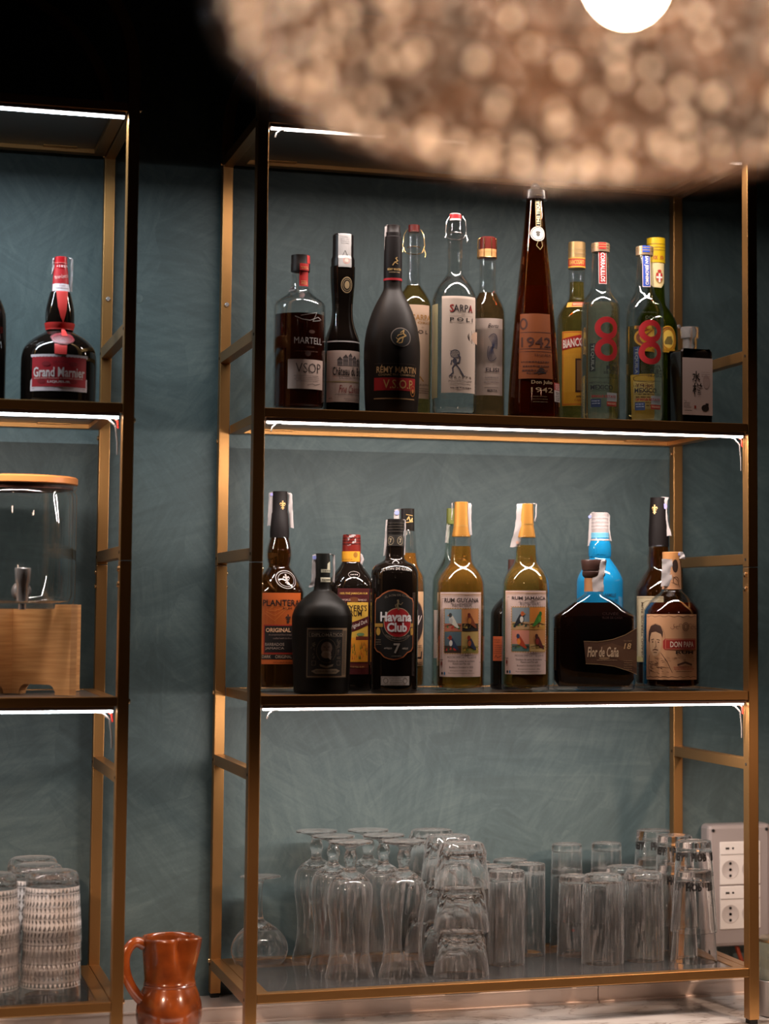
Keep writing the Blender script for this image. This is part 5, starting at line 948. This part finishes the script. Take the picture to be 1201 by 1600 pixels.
q = MB(); q.lathe([(0, .0165), (.003, .0165), (.004, .013), (.012, .010), (.012, .001)], 28); f_ = q.build('tap_flange', CHROME, None, loc=(dx*R, dy*R, .030)); f_.rotation_euler = (PI/2, 0, th_ + PI/2)
q = MB(); q.lathe([(.006, .0085), (.007, .0095), (.036, .0105), (.040, .0125), (.062, .0135), (.063, .0125), (.063, .001)], 28); bdy = q.build('tap_body', CHROME, None, loc=(dx*(R + .020), dy*(R + .020), .006)); 
q = MB(); q.lathe([(0, .006), (.010, .0065), (.010, .001)], 20); nz = q.build('tap_nozzle', CHROME, None, loc=(dx*(R + .020), dy*(R + .020), -.001))
bpy.data.objects.remove(tq)
f_.name = 'tap'; f_.parent = dp
for ch in (bdy, nz):
    ch.parent = f_; ch.matrix_parent_inverse = Matrix.Translation(f_.location).inverted() if False else (Matrix.Translation(f_.location) @ f_.rotation_euler.to_matrix().to_4x4()).inverted()

# ------------------------------------------------------------------ glassware
def lathe_glass(name, prof, parent=None, seg=56, rf=None, mt=BARGLASS):
    return MB().lathe(prof, seg, rf=rf).build(name, mt, parent, angle=50)
GZ = Z3 - .0010
# balloon glass standing upside down
def offset(pr_, t): return [(z, max(r - t, .001)) for z, r in pr_]
bo = chaikin([(0, .0440), (.008, .0485), (.025, .0534), (.045, .0480), (.062, .033), (.072, .018), (.078, .0075), (.090, .0042), (.12, .0033), (.146, .0036), (.1535, .012), (.1555, .030), (.1565, .0370)], 2)
bi = [(z, r - .0011) for z, r in bo if z < .066]; bi = list(reversed(bi)); 
bal = lathe_glass('balloon_glass', [(.066, .001)] + [(.0655, .012)] + [(z, r) for z, r in bi if r < 1 and z < .064] + bo + [(.1582, .0366), (.1580, .001)])
tag(bal, 'upside-down balloon glass alone at the left end of the bottom shelf, behind the post', 'glass'); bal.location = (.060, .318, GZ)
so = chaikin([(0, .0437), (.008, .0415), (.030, .0362), (.055, .0335), (.085, .0345), (.120, .0395), (.146, .0410), (.165, .0370), (.178, .0240), (.1845, .0110), (.190, .0088), (.197, .0095), (.207, .0128), (.217, .0100), (.222, .0078), (.228, .0120), (.2315, .0280), (.2340, .0380)], 2)
si = [(z, r - .0013) for z, r in so if z < .170]; si = list(reversed(si))
sprof = [(.1715, .001), (.171, .016)] + [(z, r) for z, r in si] + so + [(.2372, .0380), (.2366, .001)]
g0 = lathe_glass('stemmed_beer_glass', sprof)
spots = [(.166, .328, 'back left of the six stemmed beer glasses'), (.178, .232, 'middle left of the six stemmed glasses'), (.188, .133, 'front left of the six stemmed beer glasses'), (.262, .318, 'back right of the six stemmed beer glasses'), (.269, .222, 'middle right of the six stemmed beer glasses'), (.281, .116, 'front right of the six stemmed glasses')]
for i, (x, y, l) in enumerate(spots):
    g = g0 if i == 0 else g0.copy()
    if i: C.objects.link(g)
    g.location = (x, y, GZ); tag(g, 'upside-down curvy glass, ' + l, 'glass', 'stemmed beer glasses')
def tumbler(name, h, r0, r1, base, t=.0018, seg=56, rf=None, steps=1, rnd=.002, parent=None):
    """upside-down tumbler, rim on z=0, thick base on top"""
    o = [(0, r0)] + [(h * i / steps * .97, r0 + (r1 - r0) * i / steps * .97) for i in range(1, steps)] + [(h - rnd*1.5, r1 + .0), (h - rnd*.4, r1 - rnd*.35), (h, r1 - rnd), (h - .0006, r1 - rnd*2.5), (h - .001, .001)]
    i_ = [(0.0004, r0 - t*.6), (.003, r0 - t)] + [(h*.5, (r0 + r1)/2 - t), (h - base - .004, r1 - t*1.2), (h - base - .001, r1 - t*2), (h - base, r1*.7), (h - base, .001)]
    return lathe_glass(name, list(reversed(i_)) + o, parent, seg, rf)
# faceted tumblers, stacks of three
def facets(a, z, r):
    if r < .01 : return r
    k_ = max(0, min(1, (z - .045) / .02)); return r * (1 - .055 * k_ * (abs(math.sin(6*a)) ** .8)) - (0 if z < .074 else .001)
def faceted():
    return lathe_glass('faceted_tumbler', [(.062, .001), (.062, .022), (.060, .029), (.055, .0325), (.040, .0395), (.02, .0455), (.003, .0482), (.0004, .0488), (0, .0500), (.010, .0492), (.030, .0466), (.045, .0440), (.050, .0436), (.056, .0440), (.060, .0446), (.066, .0432), (.070, .0410), (.076, .0402), (.079, .0380), (.0785, .030), (.0775, .001)], None, 96, facets)
f0 = faceted(); first = True
for (x, y, st_) in ((.383, .095, 'front stack'), (.392, .222, 'middle stack'), (.388, .328, 'back stack')):
    for lv, nm in enumerate(('bottom', 'middle', 'top')):
        g = f0 if first else f0.copy()
        if not first: C.objects.link(g)
        first = False; g.location = (x, y, GZ + lv * .0768); g.rotation_euler = (0, 0, .3*lv + x*7); tag(g, '%s faceted tumbler in the %s of three upside-down tumblers' % (nm, st_), 'glass', 'faceted tumblers in stacks of three')
# tall plain tumblers
t0 = tumbler('highball_glass', .170, .0342, .0330, .018, .0016)
for i, (x, y, l) in enumerate(((.492, .180, 'front one of the plain highballs, right of the faceted stack'), (.560, .268, 'right one of the plain highballs, partly behind the front one'), (.548, .342, 'back one of the plain highballs, against the wall'), (.488, .257, 'second one, partly hidden behind the front plain highball'), (.470, .334, 'in the back row next to the faceted tumblers'))):
    g = t0 if i == 0 else t0.copy()
    if i: C.objects.link(g)
    g.location = (x, y, GZ); tag(g, 'straight highball glass, ' + l, 'glass', 'plain highball glasses')
# printed highballs: art wrapped on the glass
def ring_art(parent, h, prof, items, ang):
    b_ = dict(o=parent, k=.25, cx=0, yb=0, prof=prof, face=ang, ymid=-80)
    a = Art(b_, 0, off=.0002, turn=0); items(a); return a
PK = '#14110f'
def kinley(par, ang, word, y):
    pr_ = [(.149, .0290), (0, .0330)]
    a = Art(dict(o=par, k=.25, cx=0, yb=0, prof=pr_, face=ang, ymid=-100), 0, turn=0, off=.0003)
    a.text(word, 0, y, 24, -118, PK, 0, bold=.012, rot=.08); a.ell(10, y + 36, 13, 11, '#7a2a20', 0); return a.build('print')
def printed(x, y, n, lab, word, ang):
    gs = []
    for i in range(n):
        e = thing('printed_highball', lab if n == 1 else ('lower' if i == 0 else 'upper') + ' of ' + lab, 'glass', (x, y, GZ + i*.0476), 0, 'highballs printed with a dark word')
        tumbler('bowl', .149, .0330, .0290, .014, .0015, parent=e)
        if word: kinley(e, ang, word, -200 if i == 0 else -190)
    return e
fa = FACE(.66, .3)
printed(.661, .338, 2, 'two nested highballs with mirrored lettering, back row left of the patterned tumblers', 'KINLEY', fa + PI + .25)
printed(.643, .236, 1, 'single upside-down highball with mirrored lettering in front of the nested pair', 'KINLEY', fa + PI)
printed(.741, .333, 2, 'two nested highballs in the back row behind the patterned tumblers', 'KINLEY', fa + PI - .5)
# patterned tumblers
def lozenge(a, z, r):
    if r < .031 or z > .148: return r
    k_ = 1 if z > .045 else max(0, (z - .03)/.015); return r + .0009 * k_ * (math.sin(14*a + z*300) * math.sin(14*a - z*300))
def hammered():
    o = [(0, .0392)] + [(.155*i/34, .0392 - .0030*(i/34)**2) for i in range(1, 34)] + [(.157, .0352), (.1605, .0335), (.162, .031), (.1612, .001)]
    i_ = [(.0004, .0380), (.003, .0372), (.08, .0366), (.142, .0335), (.147, .031), (.149, .02), (.149, .001)]
    return lathe_glass('patterned_tumbler', list(reversed(i_)) + o, None, 112, lozenge)
h0 = hammered()
for i, (x, y, l) in enumerate(((.666, .140, 'left of the two front ones'), (.750, .152, 'right of the two front ones'), (.746, .242, 'behind the right front one'))):
    g = h0 if i == 0 else h0.copy()
    if i: C.objects.link(g)
    g.location = (x, y, GZ); tag(g, 'tumbler pressed with a small lozenge pattern, ' + l, 'glass', 'lozenge patterned tumblers')
# tapered glasses with a black lettered band, nested in pairs
def lettered(x, y, i, lab, ang):
    e = thing('lettered_glass', lab, 'glass', (x, y, GZ + i*.0545), 0, 'tapered glasses with a black lettered band')
    tumbler('bowl', .1668, .0437, .0325, .018, .0016, parent=e)
    pr_ = [(.1668, .0325), (0, .0437)]
    for dt, wd in ((0, 'HOP'), (1.25, 'IBU'), (2.5, 'BIRRA'), (-1.25, 'HELL'), (-2.5, 'ALE')):
        a = Art(dict(o=e, k=.25, cx=0, yb=0, prof=pr_, face=ang + dt, ymid=-560), 0, turn=0, off=.0003, base=-560)
        a.text(wd, 0, -555, -62, 120, PK, 0, bold=.06)
        if dt == 1.25: a.line([(-50, -420), (40, -470), (60, -400), (-50, -420)], 3, PK, 0); a.text('BIER', 0, -430, -16, -50, PK, 0, rot=.3)
        a.build('lettered_band' )
    return e
for (x, y, l) in ((.836, .112, 'front pair by the right post'), (.836, .210, 'middle pair behind it'), (.828, .306, 'back pair against the wall')):
    for i in (0, 1): lettered(x, y, i, '%s tapered glass with black lettering, %s' % (('lower', 'upper')[i], l), FACE(x, y) + .3*i)
# etched tumblers on the left unit
ETCH = bpy.data.materials.new('etched_frosted_pattern'); ETCH.use_nodes = True
_n = ETCH.node_tree; _b = _n.nodes['Principled BSDF']; _b.inputs['Base Color'].default_value = (.92, .86, .83, 1); _b.inputs['Roughness'].default_value = .6; _b.inputs['Alpha'].default_value = .72
def etched():
    o = [(0, .0500)] + [(.100*i/6, .0500 - .0065*i/6) for i in range(1, 7)] + [(.108, .0425), (.1145, .0395), (.1175, .0345), (.1165, .001)]
    i_ = [(.0004, .0488), (.003, .0482), (.06, .0448), (.096, .0415), (.102, .036), (.103, .001)]
    e = thing('etched_tumbler', 'etched', 'glass', (0, 0, 0), 0, 'etched zigzag tumblers stacked on the left shelving unit')
    lathe_glass('bowl', list(reversed(i_)) + o, e, 64)
    q = MB(); N = 40
    R_ = lambda z: .0500 - .0065*z/.1 + .00025
    def P(a, z): return (R_(z)*math.cos(a), R_(z)*math.sin(a), z)
    for row, (z0_, hh) in enumerate(((.024, .010), (.034, .008), (.043, .010), (.054, .008), (.063, .010), (.074, .009), (.084, .009))):
        for i in range(N):
            a0, a1, am = 2*PI*i/N, 2*PI*(i+1)/N, 2*PI*(i+.5)/N
            s_ = row % 2
            za, zb = (z0_, z0_ + hh) if s_ == 0 else (z0_ + hh, z0_)
            q.raw([P(a0, zb), P(a1, zb), P(am, za)], [(0, 1, 2)])
            if row % 3 == 1: q.raw([P(a0 + .01, za), P(am - .012, za), P((a0 + am)/2, (za*.55 + zb*.45))], [(0, 1, 2)])
        q.raw([v for i in range(N) for v in (P(2*PI*i/N, z0_ - .0012), P(2*PI*i/N, z0_ - .0004))], [(2*i, (2*i+2) % (2*N), (2*i+3) % (2*N), 2*i+1) for i in range(N)])
    q.build('etched_pattern', ETCH, e, False); return e
e0 = etched(); first = True
for (x, y, n_, l) in ((-.3340, .0720, 4, 'front right stack'), (-.352, .174, 4, 'right stack in the second row'), (-.352, .276, 4, 'right stack in the back row'), (-.4355, .062, 4, 'stack cut off by the left picture edge')):
    for i in range(n_):
        lab = '%s etched zigzag tumbler in the %s, left unit' % (('bottom', 'second', 'third', 'top')[i], l)
        loc = (x, y, GZ + i*.0310)
        if first: e0.location = loc; e0['label'] = lab; first = False
        else: copy_thing(e0, loc, .35*i + x*5, lab)

# ------------------------------------------------------------------ terracotta jug on the counter
jg = thing('terracotta_jug', 'amber glazed terracotta jug with a loop handle standing between the two shelving units', 'jug', (-.126, .150, ZC + .0002))
sp = -.62      # spout direction
def beak(a, z, r):
    if z < .108: return r
    t_ = min(1, (z - .108)/.055); d = (a - sp + PI) % (2*PI) - PI
    return r * (1 + t_*(.20*math.exp(-(d/.30)**2) - .30*math.exp(-((d + .66)/.21)**2) - .26*math.exp(-((d - .66)/.22)**2)))
jo = chaikin([(0, .036), (.004, .040), (.03, .0545), (.055, .0580), (.080, .0520), (.096, .0450)], 2) + [(.0985, .0442), (.0995, .0450), (.1015, .0436), (.103, .0446), (.105, .0434)] + [(.110 + .0705*i/12, .0434 + .0062*(i/12)**1.2) for i in range(13)]
ji = [(z, r - .0045) for z, r in jo if z > .006]
MB().lathe([(.0005, .002)] + jo + [(.1822, jo[-1][1] - .0022)] + list(reversed(ji)) + [(.006, .002)], 96, rf=beak).build('body', GLAZE, jg, angle=60)
ha = PI + .28; hx, hy = math.cos(ha), math.sin(ha)
hp = [(.0480, .1700), (.060, .1775), (.072, .1740), (.0815, .160), (.084, .143), (.0800, .122), (.0715, .103), (.0600, .086), (.0520, .078)]
hp = chaikin(hp, 2); MB().tube([(hx*r, hy*r, z) for r, z in hp], .0068, 12, flat=1.35).build('handle', GLAZE, jg)

# ------------------------------------------------------------------ ribbed jar at the right edge
rj = thing('ribbed_jar', 'ribbed glass jar in a metal cup on the counter, right of the right post', 'jar', (.990, .070, ZC + .0002))
MB().lathe([(.004, .002), (.0, .036), (.002, .0395), (.064, .0410), (.0655, .0425), (.067, .0410), (.0665, .0395), (.006, .037), (.006, .002)], 48).build('metal_cup', mat('dull_zinc', (.42, .38, .36), .35, .9), rj)
MB().lathe([(.0068, .002), (.0070, .035), (.012, .0375), (.132, .0385), (.136, .0375), (.136, .0355), (.125, .0355), (.014, .0335), (.012, .002)], 120, rf=lambda a, z, r: r*(1 + (.028*math.cos(26*a) if (.012 < z < .13 and r > .036) else 0))).build('ribbed_glass', mat('olive_ribbed_glass', (.62, .62, .48), .05, 0, .85, 1.45), rj)
MB().lathe([(.1362, .002), (.1362, .0385), (.1385, .0395), (.1415, .0395), (.1430, .037), (.1430, .002)], 40).build('lid', mat('dark_brass_lid', (.3, .24, .16), .35, .9), rj)

# ------------------------------------------------------------------ woven pendant lamp hanging close to the camera
LX, LY, LZ = -.262, -2.496, 1.976; LS = .734
lp = thing('woven_pendant_lamp', 'large woven rattan pendant lamp with a glowing bulb hanging in front', 'lamp', (LX, LY, LZ)); lp.scale = (LS, LS, LS); lp.rotation_euler = (math.radians(-14), 0, -.33)
RAT = mat('rattan', (.060, .030, .017), .28, 0, coat=1.0, spec=.8)
prof = chaikin([(0, .276), (.030, .274), (.075, .262), (.120, .230), (.165, .172), (.195, .105), (.205, .055)], 3)
def at_p(u):
    u = max(0, min(.9999, u)) * (len(prof) - 1); i = int(u); f_ = u - i; return prof[i][0]*(1-f_) + prof[i+1][0]*f_, prof[i][1]*(1-f_) + prof[i+1][1]*f_
RATS = [RAT, mat('rattan_light', (.105, .058, .036), .22, 0, coat=1.0, spec=.8), mat('rattan_dark', (.028, .014, .008), .3, 0, coat=1.0, spec=.8)]
def ribbon(q, P, Nn, hw, th, mt):
    vs = []; fs = []; n = len(P)
    for i in range(n):
        t_ = (Vector(P[min(i+1, n-1)]) - Vector(P[max(i-1, 0)])).normalized(); nn_ = Vector(Nn[i]); sd = t_.cross(nn_).normalized()
        for u, v in ((-1, 0), (-.5, .8), (0, 1), (.5, .8), (1, 0), (.5, -.8), (0, -1), (-.5, -.8)): vs.append(Vector(P[i]) + sd*hw*u + nn_*th*v)
    for i in range(n - 1):
        for k_ in range(8): fs.append((i*8+k_, i*8+(k_+1)%8, (i+1)*8+(k_+1)%8, (i+1)*8+k_))
    q.raw(vs, fs, mt)
q = MB(); NS = 56; rd = random.Random(2)
for fam in (1, -1):
    for i in range(NS):
        a0 = 2*PI*i/NS; pts = []; nr = []
        for j in range(141):
            u = j/140; z, r = at_p(u); z2, r2_ = at_p(u + .01); a = a0 + fam*1.35*u
            sl = Vector((r2_ - r, z2 - z)).normalized() if u < .98 else Vector((-.9, .3)).normalized()
            no = (sl.y*math.cos(a), sl.y*math.sin(a), -sl.x); wv = .0060 * fam * math.cos(i*PI + NS*1.35*u)
            pts.append((r*math.cos(a) + no[0]*wv, r*math.sin(a) + no[1]*wv, z + no[2]*wv)); nr.append(no)
        ribbon(q, pts, nr, .0085*rd.uniform(.85, 1.1), .0026, RATS[rd.choice((0, 0, 1, 1, 2))])
GLINT = mat('pale_glint_bead', (.92, .78, .68), .35)  # pale beads added to make the weave's bright blurred glints
for i in range(NS):
    for j in range(1, 40):
        u = (j + (i % 2)*.5) / 42; z, r = at_p(u); a = 2*PI*i/NS + rd.uniform(-.025, .025)
        if rd.random() < .70 + .2*u or r < .10: continue
        q.sphere(((r - .008)*math.cos(a), (r - .008)*math.sin(a), z + rd.uniform(-.003, .003)), rd.uniform(.0042, .0078)*(1 - .35*u), GLINT, 8)
q.build('woven_shade', RAT, lp, angle=60)
q = MB()
for ro_, zo_ in ((.276, -.003), (.281, .004), (.271, .004)): q.tube([(ro_*math.cos(2*PI*i/120), ro_*math.sin(2*PI*i/120), zo_) for i in range(120)], .0042, 8, closed=True)
for i in range(84):
    a = 2*PI*i/84; c_ = (.276*math.cos(a), .276*math.sin(a)); q.tube([(c_[0] + .0105*math.cos(b_)*math.cos(a) - .0016*b_*math.sin(a), c_[1] + .0105*math.cos(b_)*math.sin(a) + .0016*b_*math.cos(a), .0105*math.sin(b_)) for b_ in [k_*PI/4 for k_ in range(8)]], .0028, 6, closed=True)
q.build('rim', RATS[1], lp, angle=60)
MB().lathe([(.198, .060), (.206, .060), (.207, .012), (.199, .012)], 32, close=True).build('top_plate', BLKCAP, lp)
MB().lathe([(.080, .001), (.080, .017), (.088, .019), (.160, .019), (.168, .012), (.200, .010), (.208, .006), (.208, .001)], 24).build('bulb_holder', BLKCAP, lp)
MB().sphere((.026, 0, .037), .024, emit('bulb_glow', (1.0, .70, .47), BULB_POWER), 24, (1, 1, 1.1)).build('bulb', None, lp)
cu_ = MB().tube([(0, .048, .19), (0, .048, .5), (0, .048, 3.3 - LZ - .001)], .0026, 8).build('cord', BLKCAP, lp)
bpy.context.view_layer.update(); cu_.matrix_parent_inverse = lp.matrix_world.inverted(); cu_.location = (LX, LY, LZ)
